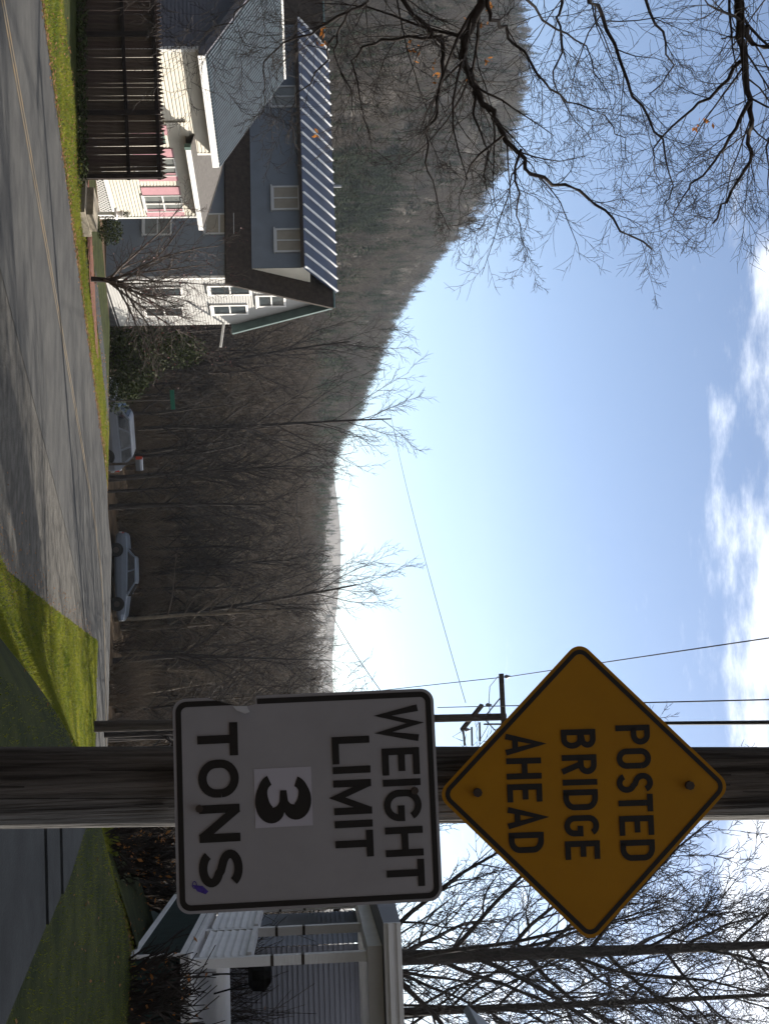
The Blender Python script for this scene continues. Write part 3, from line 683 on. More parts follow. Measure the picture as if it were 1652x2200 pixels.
# ivy-dark growth at its foot
def leaf_cloud(mb, c, rad, n, sz, rg, flat=.9):
    for i in range(n):
        d = Vector((rg.gauss(0, 1), rg.gauss(0, 1), rg.gauss(0, 1))).normalized() * (rg.random() ** .4)
        p = Vector(c) + Vector((d.x * rad[0], d.y * rad[1], d.z * rad[2]))
        a = Vector((rg.gauss(0, 1), rg.gauss(0, 1), rg.gauss(0, .7))).normalized(); b = a.cross(Vector((rg.gauss(0, 1), rg.gauss(0, 1), 1))).normalized()
        s_ = sz * rg.uniform(.6, 1.3); mb.add([p - a * s_, p + b * s_ * .45, p + a * s_, p - b * s_ * .45], [(0, 1, 2, 3)])
    return mb
rg = random.Random(11)
for k in range(7):
    q = f0 + fd * (fl * (k + .5) / 7); n_ = Vector((fd.y, -fd.x)); q = q + n_ * .42; z = gxy(q.x, q.y)
    t = thing('low_shrub', 'low dark evergreen shrub in the shade at the foot of the picket fence', 'shrub', (q.x, q.y, z), frz, 'dark shrubs along the foot of the fence')
    leaf_cloud(MB(), (0, 0, .12), (.62, .3, .2), 420, .05, rg).build('foliage', M['shrub'], t)
    st = MB()
    for j in range(6): st.tube([(0, 0, -.05), (rg.uniform(-.4, .4), rg.uniform(-.2, .2), .3)], [.012, .006], 4)
    st.build('stem', M['bark2'], t)

# stone slab, clipped bush, flower pot, small ornamental tree on the lawn
q = P(425, 168, 35.4); t = thing('stone_step', 'pale stone step slab lying between the fence end and the mulch bed', 'step', (q.x, q.y, gxy(q.x, q.y)), -A)
for i, (w_, d_, z0, z1) in enumerate(((1.1, 1.2, -.1, .16), (.95, .8, .16, .34))):
    MB().prism([(-w_ / 2, 0), (w_ / 2 - .08, -.05), (w_ / 2, d_ - .1), (-w_ / 2 + .05, d_)], lambda a, b, d: (a, b + .25 * i, d), z0, z1).build('slab', M['slab'], t)
l, s = -22.6, 38.6; q = w3(l, s, gz(l, s)); t = thing('clipped_bush', 'rounded yellow-green clipped bush at the corner of the sun porch', 'bush', q)
leaf_cloud(MB(), (0, 0, .42), (.5, .5, .45), 1500, .04, rg).build('foliage', M['shrub'], t); MB().tube([(0, 0, -.1), (.05, .02, .4)], [.03, .015], 5).build('stem', M['bark2'], t)
q = P(459, 252, 42.6); t = thing('flower_pot', 'white flower pot with a dark plant on the sun porch ledge', 'planter', (q.x, q.y, q.z))
MB().tube([(0, 0, 0), (0, 0, .15), (0, 0, .17), (0, 0, .19)], [.07, .10, .115, .115], 12, True).build('pot', M['clay'], t)
leaf_cloud(MB(), (0, 0, .3), (.12, .12, .13), 120, .035, rg).build('plant', M['shrub'], t)
q_ = MB(); q_.box(-.16, .16, -.16, .16, -.06, -.002); q_.box(-.05, .05, -.05, .05, q and gxy(q.x, q.y) - q.z - .05, -.06); q_.build('stand', M['white'], t)
l, s = -19.0, 35.2
OR_ = dict(n=(4, 6, 5, 4), wig=(.05, .12, .16, .2), up=(.02, .05, .04, .02), tip=(.8, .25, .3, .4), kids=(0, 13, 13, 9), **{'from': (0, .45, .15, .15)}, ang=(0, .85, .7, .7), len=(0, 3.3, .42, .5), taper=(0, .15, .35, .3), rr=(0, .6, .5, .5), rmin=.006)
segs = []; rg2 = random.Random(3); grow(segs, (0, 0, -.15), (.02, 0, 1), 1.2, .085, 0, rg2, OR_)
t = thing('ornamental_tree', 'small spreading bare ornamental tree in the mulch bed before the tall house', 'tree', w3(l, s, gz(l, s)), 0)
mesh_segs(segs, (0,), {0: 8}).build('trunk', M['bark2'], t, True); mesh_segs(segs, (1, 2, 3), {1: 5, 2: 4, 3: 3}).build('crown', M['bark'], t)
bd = MB()
for lev, pts_, rad in segs:
    if lev == 3 and rg2.random() < .45: leaf_cloud(bd, pts_[-1], (.05, .05, .05), 2, .025, rg2)
bd.build('dried_berries', mat('dark_red_berry', (.16, .03, .03), .6), t)

# evergreen shrub by the lot, with pale-edged shoots
q = P(768, 222, 54); q.z = gxy(q.x, q.y); t = thing('evergreen_shrub', 'large dark green evergreen shrub beside the tall house', 'shrub', q)
mb = MB()
for c, r_, n_ in (((-.6, 0, 1.3), (.95, 1.2, 1.5), 2600), ((.4, .5, 1.1), (.9, 1.0, 1.3), 2200), ((-.3, .6, 2.9), (.8, .9, 1.3), 1600), ((1.2, .4, .8), (.6, .8, .9), 1000), ((-.4, .2, .3), (1.2, 1.1, .6), 900)):
    leaf_cloud(mb, c, r_, n_, .075, rg)
mb.build('foliage', M['shrub'], t)
st = MB()
for j in range(14): st.tube([(rg.uniform(-.3, .3), rg.uniform(-.3, .3), -.1), (rg.uniform(-.8, .9), rg.uniform(-.5, .6), 1.2), (rg.uniform(-1.2, 1.6), rg.uniform(-.8, .8), rg.uniform(1.6, 3.0))], [.03, .02, .008], 4)
st.build('stem', M['bark2'], t)
q = P(834, 225, 54.5); q.z = gxy(q.x, q.y); t = thing('silver_shrub', 'pale silvery-leaved shrub between the evergreen and the parked hatchback', 'shrub', q)
leaf_cloud(MB(), (0, 0, .55), (.42, .4, .6), 110, .045, rg).build('foliage', mat('silver_leaf', (.34, .42, .38), .45, var=.2), t)
leaf_cloud(MB(), (.2, .3, .6), (.9, .5, .8), 900, .07, rg).build('inner_foliage', M['shrub'], t)

# ------------------------------------------------------------------ cars
def loft(mb, secs, close=True):
    n = len(secs[0]); b0 = len(mb.v)
    for s_ in secs: mb.v += [tuple(p) for p in s_]
    for i in range(len(secs) - 1):
        for j in range(n):
            a = b0 + i * n + j; b = b0 + i * n + (j + 1) % n; mb.f.append((a, b, b + n, a + n))
    mb.f.append(tuple(b0 + j for j in range(n - 1, -1, -1))); mb.f.append(tuple(b0 + (len(secs) - 1) * n + j for j in range(n)))
    return mb
def make_car(name, label, loc, rz, Ln, Wd, Ht, prof, green, paint, wheels, group='parked cars'):
    """x forward; prof: (x, z_low, z_belt); green: (x_base_rear, x_top_rear, x_top_front, x_base_front)"""
    t = thing(name, label, 'car', loc, rz, group); hw = Wd / 2
    mb = MB(); secs = []
    for x, z0, z1, k in prof:
        h = hw * k; m_ = z0 + (z1 - z0) * .55
        secs.append([(x, -h * .93, z0), (x, -h, z0 + .1), (x, -h, m_), (x, -h * .94, z1 - .03), (x, -h * .84, z1), (x, h * .84, z1), (x, h * .94, z1 - .03), (x, h, m_), (x, h, z0 + .1), (x, h * .93, z0)])
    loft(mb, secs); body = mb.build('body', paint, t)
    xr0, xr1, xf1, xf0 = green; belt = lambda x: np.interp(x, [p[0] for p in prof], [p[2] for p in prof]) - .015
    mb = MB(); top = Ht; hb, ht = hw * .86, hw * .70
    def gh(f, inset=0, grow_=0):   # outline of the cabin at height fraction f
        return (xr0 + (xr1 - xr0) * f, xf0 + (xf1 - xf0) * f, hb + (ht - hb) * f)
    rings = []
    for f, zz in ((0, 0), (.5, .5), (.93, .93), (1, 1)):
        a, b, h = gh(min(f, .96) if f == 1 else f)
        if f == 1: a += .06; b -= .1; h -= .05
        zb = lambda x: belt(x) + (top - belt(x)) * zz
        xs = [a + (b - a) * q for q in (0, .25, .5, .75, 1)]
        rings.append([(x, -h, zb(x)) for x in xs] + [(x, h, zb(x)) for x in reversed(xs)])
    loft(mb, rings); cab = mb.build('cabin', paint, t)
    # glass, a little proud of the cabin
    for sg in (1, -1):
        cuts = [.06, .47, .51, .93] if Ln > 4.4 else [.06, .27, .31, .62, .66, .94]
        for k in range(0, len(cuts), 2):
            g = MB(); pts_ = []
            for f in (.1, .84):
                a, b, h = gh(f)
                for q in (cuts[k], cuts[k + 1]):
                    x = a + (b - a) * q; pts_.append((x, sg * (h + .012), belt(x) + (top - belt(x)) * f))
            g.add([pts_[0], pts_[1], pts_[3], pts_[2]], [(0, 1, 2, 3)]); g.build('side_window', M['carglass'], t)
    for end in (0, 1):
        g = MB(); pts_ = []
        for f in (.1, .86):
            a, b, h = gh(f); x = (a - .012) if end == 0 else (b + .012)
            pts_ += [(x, -h * .9, belt(x) + (top - belt(x)) * f), (x, h * .9, belt(x) + (top - belt(x)) * f)]
        g.add([pts_[0], pts_[1], pts_[3], pts_[2]], [(0, 1, 2, 3)]); g.build('windscreen' if end else 'rear_window', M['carglass'], t)
    R_ = .31
    for x in wheels:
        for sg in (1, -1):
            arch = MB(); arch.tube([(x, sg * (hw - .12), R_ + .02), (x, sg * (hw + .004), R_ + .02)], R_ + .07, 18, True); arch.build('wheel_arch', M['tyre'], t)
            w_ = MB(); w_.tube([(x, sg * (hw - .19), R_), (x, sg * (hw - .17), R_), (x, sg * (hw - .02), R_), (x, sg * (hw + .012), R_)], [R_ - .04, R_, R_, R_ - .05], 18, True); wo_ = w_.build('wheel', M['tyre'], t)
            r_ = MB(); r_.cyl((x, sg * (hw + .0), R_), (x, sg * (hw + .02), R_), .17, .15, 14); r_.build('rim', M['iron'], wo_)
    xf = prof[-1][0]; xr = prof[0][0]; zf = prof[-1][2]; zr = prof[0][2]
    for sg in (1, -1):
        MB().box(xf - .04, xf + .015, sg * hw * .62 - .16, sg * hw * .62 + .16, zf - .2, zf - .06).build('headlight', M['white'], t)
        MB().box(xr - .015, xr + .05, sg * hw * .74 - .12, sg * hw * .74 + .12, zr - .26, zr - .08).build('tail_light', M['red'], t)
        MB().box(xf0 - .32, xf0 - .2, sg * (hw - .05) - .09, sg * (hw - .05) + .09, belt(xf0) + .04, belt(xf0) + .15).build('mirror', paint, t)
    MB().box(xf - .02, xf + .05, -hw * .9, hw * .9, prof[-1][1] + .04, prof[-1][1] + .17).build('bumper', M['metal'], t)
    MB().box(xr - .05, xr + .02, -hw * .9, hw * .9, prof[0][1] + .06, prof[0][1] + .2).build('bumper', M['metal'], t)
    return t
# long low coupe seen from the side, nose to the right
q = P(1240, 250, 70.6); zc_ = gxy(q.x, q.y)
make_car('parked_car', 'pale blue low two-door car parked side-on across the road', (q.x, q.y, zc_), R(-4), 4.7, 1.75, 1.32,
         [(-2.35, .42, .80, .86), (-2.2, .3, .86, .95), (-1.5, .24, .90, 1), (0, .22, .86, 1), (1.2, .24, .82, 1), (2.0, .28, .72, .95), (2.32, .36, .62, .84)], (-1.55, -1.0, .25, 1.12), M['bluecar'], (-1.42, 1.45))
q = P(912, 215, 60.5); l, s = ls(q.x, q.y)
make_car('parked_car', 'silver grey hatchback parked below the verge beside the evergreen shrubs', (q.x, q.y, gz(l, s) + .52), R(200), 4.0, 1.7, 1.5,
         [(-2.05, .4, .92, .86), (-1.95, .28, .96, .96), (-1.2, .24, .98, 1), (0, .22, .94, 1), (1.1, .24, .92, 1), (1.75, .28, .82, .94), (2.03, .36, .7, .84)], (-1.95, -1.4, .35, 1.15), M['silver'], (-1.3, 1.3))

# street name sign, mailbox
q = P(862, 228, 53); zb = gxy(q.x, q.y); t = thing('street_sign', 'small green street name blade on a thin steel post by the hatchback', 'sign', (q.x, q.y, zb), .3)
hz = P(862, 372, 53).z - zb
MB().cyl((0, 0, -.3), (0, 0, hz - .1), .025, n=8).build('post', M['iron'], t); MB().box(-.4, .4, -.012, .012, hz - .1, hz + .07).build('blade', M['signgreen'], t)
q = P(997, 244, 57); zb = gxy(q.x, q.y); t = thing('mailbox', 'grey-blue roadside mailbox with red flag on a wooden post', 'mailbox', (q.x, q.y, zb), .2)
hz = P(997, 293, 57).z - zb
MB().box(-.05, .05, -.05, .05, -.3, hz).build('post', M['farpole'], t)
MB().prism([(-.14, 0), (.14, 0), (.14, .18), (.1, .26), (0, .3), (-.1, .26), (-.14, .18)], lambda a, b, d: (d, a, hz + b), -.25, .3).build('box', M['silver'], t)
MB().box(-.33, -.2, -.18, -.15, hz + .02, hz + .3).build('flag', M['red'], t)
HAZE = .00011
# ------------------------------------------------------------------ stroke lettering
def arc(cx_, cy_, rx, ry, a0, a1, n=14): return [(cx_ + rx * cos(R(a0 + (a1 - a0) * i / n)), cy_ + ry * sin(R(a0 + (a1 - a0) * i / n))) for i in range(n + 1)]
def glyph(c, w, t):
    """strokes of a road-sign capital, height 1, width w, stroke t"""
    h = t / 2; x0, x1, y0, y1, mx_ = h, w - h, h, 1 - h, w / 2
    if c == 'I': return [[(w / 2, 0), (w / 2, 1)]]
    if c == 'T': return [[(0, y1), (w, y1)], [(mx_, 0), (mx_, y1)]]
    if c == 'L': return [[(x0, 1), (x0, y0), (w, y0)]]
    if c == 'E': return [[(w, y1), (x0, y1), (x0, y0), (w, y0)], [(x0, .52), (w * .86, .52)]]
    if c == 'H': return [[(x0, 0), (x0, 1)], [(x1, 0), (x1, 1)], [(x0, .52), (x1, .52)]]
    if c == 'W': return [[(x0, 1), (w * .27, t * .35), (mx_, .93), (w * .73, t * .35), (x1, 1)]]
    if c == 'M': return [[(x0, 0), (x0, 1)], [(x1, 0), (x1, 1)], [(x0, .97), (mx_, t * .5), (x1, .97)]]
    if c == 'N': return [[(x0, 0), (x0, 1)], [(x1, 0), (x1, 1)], [(x0, .95), (x1, .05)]]
    if c == 'A': return [[(h * .9, 0), (mx_, .96), (w - h * .9, 0)], [(w * .22, .27), (w * .78, .27)]]
    r = min(mx_ - h, .34)
    if c == 'O': return [arc(mx_, 1 - h - r, mx_ - h, r, 0, 180) + arc(mx_, h + r, mx_ - h, r, 180, 360) + [(x1, 1 - h - r)]]
    if c == 'D': return [[(x0, y0), (w * .4, y0)] + arc(w * .4, .32, x1 - w * .4, .32 - h, -90, 0) + arc(w * .4, .68, x1 - w * .4, .32 - h, 0, 90) + [(x0, y1), (x0, y0 - h)]]
    if c == 'P': return [[(x0, 0), (x0, y1), (w * .5, y1)] + arc(w * .5, .72, x1 - w * .5, .28 - h, 90, -90) + [(x0, .44 + h)]]
    if c == 'R': return [[(x0, 0), (x0, y1), (w * .5, y1)] + arc(w * .5, .73, x1 - w * .5, .27 - h, 90, -90) + [(x0, .46 + h)], [(w * .5, .5), (x1, 0)]]
    if c == 'B': return [[(x0, 0), (x0, y1), (w * .5, y1)] + arc(w * .5, .76, (x1 - w * .5) * .92, .24 - h, 90, -90) + [(x0, .52 + h * .5)], [(x0, .52 + h * .4), (w * .5, .52 + h * .4)] + arc(w * .5, (.52 + h * 1.4) / 2, x1 - w * .5, (.52 - h * .6) / 2, 90, -90) + [(x0, y0)]]
    if c == 'G': return [arc(mx_, 1 - h - r, mx_ - h, r, 28, 180) + arc(mx_, h + r, mx_ - h, r, 180, 350) + [(x1, .46), (mx_, .46)]]
    if c == 'S':
        ry = .25 - h * .52
        return [arc(mx_, .745 - h * .1, mx_ - h, ry, 22, 250, 18) + [(mx_ + w * .06, .5)] + arc(mx_, .255 + h * .1, mx_ - h, ry, 68, -158, 18)]
    return []
def ribbon(mb, pts, t, fn, z):
    pts = [Vector((a, b)) for a, b in pts]; pts = [p for i, p in enumerate(pts) if i == 0 or (p - pts[i - 1]).length > 2e-3]; k = len(pts); Ls = []; Rs = []
    for i, p in enumerate(pts):
        d0 = (p - pts[i - 1]).normalized() if i else None; d1 = (pts[i + 1] - p).normalized() if i < k - 1 else None
        if d0 is None: d0 = d1
        if d1 is None: d1 = d0
        n0 = Vector((-d0.y, d0.x)); n1 = Vector((-d1.y, d1.x)); m_ = (n0 + n1)
        m_ = m_.normalized() if m_.length > .1 else n0
        q = t / 2 / max(.38, m_.dot(n0)); Ls.append(p + m_ * q); Rs.append(p - m_ * q)
    base = len(mb.v); mb.v += [tuple(fn(p.x, p.y, z)) for p in Ls] + [tuple(fn(p.x, p.y, z)) for p in Rs]
    mb.f += [(base + k + i, base + k + i + 1, base + i + 1, base + i) for i in range(k - 1)]
def word(letters, y0, y1, t, parent, mt, xf, z=.0021):
    """letters: (char, xa, xb) in metres on the plate"""
    H = y1 - y0
    for c, xa, xb in letters:
        mb = MB(); w_ = (xb - xa) / H
        for i, st in enumerate(glyph(c, w_, t)):
            ribbon(mb, st, t if not (c == 'M' and i == 2) else t * .9, lambda a, b, d: (xa + a * H, y0 + b * H, d), z + i * .00012)
        mb.build('letter', mt, parent)
def rrect(hx, hy, r, n=7):
    out = []
    for sx_, sy_, a in ((1, 1, 0), (-1, 1, 90), (-1, -1, 180), (1, -1, 270)):
        out += [(sx_ * (hx - r) + r * cos(R(a + 90 * i / n)), sy_ * (hy - r) + r * sin(R(a + 90 * i / n))) for i in range(n + 1)]
    return out
def ring(mb, a, b, z, skip=lambda p: False):
    n = len(a); base = len(mb.v); mb.v += [(x, y, z) for x, y in a] + [(x, y, z) for x, y in b]
    for i in range(n):
        j = (i + 1) % n
        if not (skip(a[i]) and skip(a[j])): mb.f.append((base + i, base + j, base + n + j, base + n + i))
def plate_matrix(o, loc, yaw, roll, tilt=0):
    # plate lies in its local xy, looking along +z
    rx = Vector((cos(yaw), -sin(yaw), 0)); nz = Vector((-sin(yaw), -cos(yaw), 0)); ry = Vector((0, 0, 1))
    a = rx * cos(roll) + ry * sin(roll); b = -rx * sin(roll) + ry * cos(roll)
    m_ = Matrix.Identity(4)
    for i in range(3): m_[i][0] = a[i]; m_[i][1] = b[i]; m_[i][2] = nz[i]; m_[i][3] = loc[i]
    o.matrix_world = m_

# ------------------------------------------------------------------ the utility pole that carries the two signs
pb, pt = Vector(P(1693, 0, 3.95)), Vector(P(1683, 1652, 3.95)); pd = (pt - pb) / (pt.z - pb.z)
z0p = gxy(pb.x, pb.y); base = pb + pd * (z0p - .4 - pb.z)
up_ = thing('utility_pole', 'weathered grey wooden utility pole carrying the two road signs', 'utility pole', (pb.x + pd.x * (z0p - pb.z), pb.y, z0p))
mb = MB(tuple(up_.location)); n = 40; k = 26
for i in range(n + 1):
    z = z0p - .4 + (9.2 - z0p) * i / n; c = pb + pd * (z - pb.z); r_ = .1205 - .0042 * (z + 1)
    for j in range(k):
        a = 2 * PI * j / k; q = r_ * (1 + .012 * sin(a * 5 + z * .7) + .008 * sin(a * 13 + 2) + .006 * sin(a * 7 + z * 3))
        mb.v.append((c.x + q * cos(a), c.y + q * sin(a), z))
mb.f = [(i * k + j, i * k + (j + 1) % k, (i + 1) * k + (j + 1) % k, (i + 1) * k + j) for i in range(n) for j in range(k)] + [tuple(n * k + j for j in range(k))]
mb.build('shaft', M['pole'], up_, True)
ck = MB(tuple(up_.location))
for i in range(26):            # drying checks: dark splits standing just proud of the shaft
    z = rnd.uniform(-1.3, 2.2); a = rnd.uniform(-2.7, -.45); c = pb + pd * (z - pb.z); r_ = .1205 - .0042 * (z + 1) + .0018; ln = rnd.uniform(.08, .5)
    a2 = a + rnd.uniform(-.03, .03)
    ck.tube([(c.x + r_ * cos(a), c.y + r_ * sin(a), z), (c.x + pd.x * ln + r_ * cos(a2), c.y + r_ * sin(a2), z + ln)], [.0012, .0022], 3)
ck.build('drying_cracks', M['black'], up_, kind='stuff')
bt = MB()
bt.cyl((0, 0, -.02), (0, 0, .012), .012, n=8); bme = bt.mesh('bolt', M['iron'])

# white plate
Hx, Hy = .305, .381
ws = thing('weight_limit_sign', 'white WEIGHT LIMIT 3 TONS road sign bolted to the wooden pole', 'road sign')
q = Vector(P(1718, 660, 3.79)); plate_matrix(ws, q, R(7), R(.45))
out = rrect(Hx, Hy, .038)
nt_ = [(-Hx, -Hy + .243), (-Hx + .024, -Hy + .241), (-Hx + .029, -Hy + .215), (-Hx + .029, -Hy + .182), (-Hx + .016, -Hy + .145), (-Hx + .004, -Hy + .112), (-Hx, -Hy + .098)]
i0 = max(i for i, p in enumerate(out) if p[0] < -Hx + .001 and p[1] > 0)
poly = out[:i0 + 1] + nt_ + out[i0 + 1:]
mb = MB(); mb.prism(poly, lambda a, b, d: (a, b, d), -.0025, 0); mb.build('plate', M['signwhite'], ws)
mb = MB(); NB = 24
def bord(hx, hy, r):     # dense on the left side so that the torn part can be left out
    o_ = rrect(hx, hy, r); i_ = max(i for i, p in enumerate(o_) if p[0] < -hx + .001 and p[1] > 0); a, b = o_[i_], o_[i_ + 1]
    return o_[:i_ + 1] + [(a[0], a[1] + (b[1] - a[1]) * k / 60) for k in range(1, 60)] + o_[i_ + 1:]
ring(mb, bord(Hx - .0085, Hy - .0085, .031), bord(Hx - .0245, Hy - .0245, .017), .0012, lambda p: p[0] < -Hx + .03 and -Hy + .128 < p[1] < -Hy + .246)
# what is left of the border beside the tear
mb.add([(-Hx + .0135, -Hy + .142, .0012), (-Hx + .0245, -Hy + .182, .0012), (-Hx + .0245, -Hy + .128, .0012), (-Hx + .0098, -Hy + .128, .0012)], [(0, 3, 2, 1)])
mb.build('border', M['black'], ws)
mb = MB(); mb.add([(-Hx + .027, -Hy + .174, .001), (-Hx + .0285, -Hy + .215, .001), (-Hx + .046, -Hy + .224, .014), (-Hx + .050, -Hy + .21, .016), (-Hx + .040, -Hy + .186, .010)], [(0, 4, 3, 2, 1)])
mb.build('torn_flap', M['alu'], ws, label='bent-over flap of torn aluminium, tinted blue-grey for the reflected sky')
def wx(y, row): a, b = row; return ((y - a) / (b - a) - .5) * 2 * Hx
def wrow(txt, sp, row, xa, xb, t):
    word([(c, wx(s_[0], row), wx(s_[1], row)) for c, s_ in zip(txt, sp)], (xa - 56) / 1546 * .762 - Hy, (xb - 56) / 1546 * .762 - Hy, t, ws, M['black'], None)
wrow('WEIGHT', [(160, 380), (415, 575), (600, 640), (662, 847), (880, 1053), (1072, 1230)], (67, 1322), 1279, 1502, .18)
wrow('LIMIT', [(345, 507), (522, 564), (602, 806), (840, 883), (900, 1056)], (78, 1335), 986, 1209, .185)
wrow('TONS', [(250, 447), (468, 692), (733, 952), (998, 1212)], (98, 1360), 197, 434, .205)
b0, b1 = (522 - 56) / 1546 * .762 - Hy, (858 - 56) / 1546 * .762 - Hy; xa, xb = wx(520, (85, 1343)), wx(866, (85, 1343))
mb = MB(); mb.quad((xa, b0, .0009), (xb, b0, .0009), (xb, b1, .0009), (xa, b1, .0009)); mb.build('number_patch', M['patch'], ws)
# heavy 3: stroke of changing width
c = arc(.41, .72, .27, .19, 170, -72, 24) + arc(.41, .285, .315, .20, 72, -168, 26)
mb = MB(); pts_ = [Vector(p) for p in c]; k = len(pts_); L_, R_2 = [], []
for i, p in enumerate(pts_):
    a, b = pts_[max(0, i - 1)], pts_[min(k - 1, i + 1)]; d = (b - a).normalized(); nrm = Vector((-d.y, d.x))
    if i in (24, 25): nrm = Vector((1, 0)) if False else nrm
    f = i / 24 if i <= 24 else (k - 1 - i) / 26
    wd = .185 + .12 * sin(PI * min(1, max(0, (f - .2) / .75))) - .07 * max(0, (f - .85) / .15)
    L_.append(p + nrm * wd * .5); R_2.append(p - nrm * wd * .5)
gw, gh_ = .128, .150; ox, oy = (xa + xb) / 2 - gw / 2 + .004, (b0 + b1) / 2 - gh_ / 2
q3 = lambda x, y, z=.0021: (ox + (x - .04) * gw / .80, oy + y * gh_, z)
mb.v = [q3(p.x, p.y) for p in L_] + [q3(p.x, p.y) for p in R_2]
mb.f = [(i, i + 1, k + i + 1, k + i) for i in range(k - 1)]
mb.add([q3(.29, .445, .0023), q3(.55, .42, .0023), q3(.55, .60, .0023), q3(.29, .565, .0023)], [(0, 1, 2, 3)])
mb.build('numeral', M['black'], ws)
sx0, sy0 = wx(1205, (98, 1360)), (195 - 56) / 1546 * .762 - Hy    # little purple sticker
mb = MB(); mb.add([(sx0 - .006, sy0 - .022, .0013), (sx0 + .012, sy0 - .010, .0013), (sx0 + .022, sy0 + .014, .0013), (sx0 + .014, sy0 + .022, .0013), (sx0 - .002, sy0 + .006, .0013)], [(0, 1, 2, 3, 4)]); stk = mb.build('sticker', M['purple'], ws)
mb = MB(); ring(mb, [(sx0 - .006 + .011 * cos(a), sy0 - .017 + .007 * sin(a)) for a in np.linspace(0, 6.0, 14)], [(sx0 - .006 + .008 * cos(a), sy0 - .017 + .0045 * sin(a)) for a in np.linspace(0, 6.0, 14)], .0016); mb.build('sticker_mark', M['purple'], stk)
for yz, xz in ((735, 200), (690, 1465)):
    o = piece(bme, 'bolt', ws, (wx(yz, (85, 1343)), (xz - 56) / 1546 * .762 - Hy, .004)); o.scale = (.9, .9, .9)

# yellow diamond
ds = thing('bridge_warning_sign', 'yellow diamond POSTED BRIDGE AHEAD warning sign on the wooden pole', 'road sign')
q = Vector(P(1698, 1256, 3.79)); plate_matrix(ds, q, R(6), R(-.55))
hd = .4385; hs = hd / math.sqrt(2)
def rot45(pl_): return [((x - y) * .70711, (x + y) * .70711) for x, y in pl_]
mb = MB(); mb.prism(rot45(rrect(hs, hs, .040)), lambda a, b, d: (a, b, d), -.0025, 0); mb.build('plate', M['signyellow'], ds)
mb = MB(); ring(mb, rot45(rrect(hs - .0095, hs - .0095, .033)), rot45(rrect(hs - .0225, hs - .0225, .021)), .0012); mb.build('border', M['black'], ds)
def drow(txt, sp, xl, t=.165):
    xm = sum(xl) / 4; ax = 827 - .014 * (xm - 814)
    y0 = (xl[0] + xl[2]) / 2; y1 = (xl[1] + xl[3]) / 2
    word([(c, (a - ax) / 1727, (b - ax) / 1727) for c, (a, b) in zip(txt, sp)], (y0 - 814) / 1727, (y1 - 814) / 1727, t, ds, M['black'], None)
drow('POSTED', [(502, 602), (620, 722), (744, 842), (850, 938), (957, 1055), (1077, 1181)], (970, 1148, 995, 1172))
drow('BRIDGE', [(520, 617), (648, 747), (773, 799), (822, 925), (950, 1055), (1077, 1169)], (690, 868, 712, 890))
drow('AHEAD', [(537, 645), (660, 766), (790, 880), (903, 1012), (1030, 1132)], (408, 585, 425, 605))
for yz, xz in ((832, 265), (805, 1350)):
    o = piece(bme, 'bolt', ds, ((yz - 827 + .022 * (xz - 814)) / 1727, (xz - 814) / 1727, .004)); o.scale = (1.1, 1.1, 1)

# ------------------------------------------------------------------ farther utility pole with cross-arms and wires
fb_, ft = Vector(P(1561, 193, 42)), Vector(P(1540, 1087, 42)); fpz = gxy(fb_.x, fb_.y)
fp = thing('utility_pole', 'dark wooden utility pole with cross-arms standing by the road beyond the signs', 'utility pole', (fb_.x, fb_.y, fpz)); O = tuple(fp.location)
MB(O).tube([(fb_.x, fb_.y, fpz - .4), fb_.lerp(ft, .5), ft], [.185, .15, .118], 12, True).build('shaft', M['farpole'], fp)
armdir = Vector((cos(R(-2)), sin(R(-2)), 0)); a0, a1 = ft + armdir * -1.42 + Vector((0, -.16, -.14)), ft + armdir * 1.1 + Vector((0, -.16, -.10))
MB(O).beam(a0, a1, .11, .15).build('cross_arm', M['farpole'], fp)
c2 = ft + Vector((0, -.16, -1.05)); l2 = Vector((.62, -.4, .28)).normalized()
b0_, b1_ = Vector(P(1515, 1035, 41.6)), Vector(P(1568, 992, 42.4)); MB(O).beam(b0_, b1_, .10, .12).build('cross_arm', M['farpole'], fp)
MB(O).beam(ft + armdir * -.62 + Vector((0, -.12, -.2)), ft + Vector((0, -.1, -.75)), .035).build('brace', M['iron'], fp); MB(O).beam(ft + armdir * .62 + Vector((0, -.12, -.2)), ft + Vector((0, -.1, -.75)), .035).build('brace', M['iron'], fp)
for a in (a0 + Vector((.1, 0, .1)), b0_ + Vector((0, 0, .12)), b1_ + Vector((0, 0, .08)), a1 + Vector((-.1, 0, .1)), a1 + Vector((-.6, 0, .1))):
    MB(O).tube([a, a + Vector((0, 0, .06)), a + Vector((0, 0, .12)), a + Vector((0, 0, .2))], [.03, .07, .05, .02], 8, True).build('insulator', M['ceramic'], fp)
for u_, va, vb in ((1576, 993, 1010), (1589, 1008, 1018), (1582, 1027, 1033)):
    pass
for u0_, v0_, u1_, v1_ in ((1568, 995, 1602, 998), (1562, 1013, 1602, 1014), (1552, 1030, 1592, 1031)):
    MB(O).cyl(P(u0_, v0_, 42), P(u1_, v1_, 42), .035, n=8).build('fuse_cutout', M['ceramic'], fp)
def wire(pts_, r_, sag=0): return pts_, r_, sag
def cat(a, b, sag, n=24):
    a, b = Vector(a), Vector(b); return [a.lerp(b, i / n) - Vector((0, 0, sag * 4 * (i / n) * (1 - i / n))) for i in range(n + 1)]
mb = MB(O); mb.tube([P(1453, 1070, 42), P(1475, 1052, 42), P(1505, 1050, 42), P(1533, 1052, 42), P(1562, 1047, 42), P(1588, 1032, 42)], .012, 4); mb.tube([P(1570, 994, 42), P(1583, 972, 42), P(1592, 994, 42)], .014, 4); mb.build('jumper_wire', M['cable'], fp)
ptop = lambda z, dx=0: pb + pd * (z - pb.z) + Vector((dx, 0, 0))
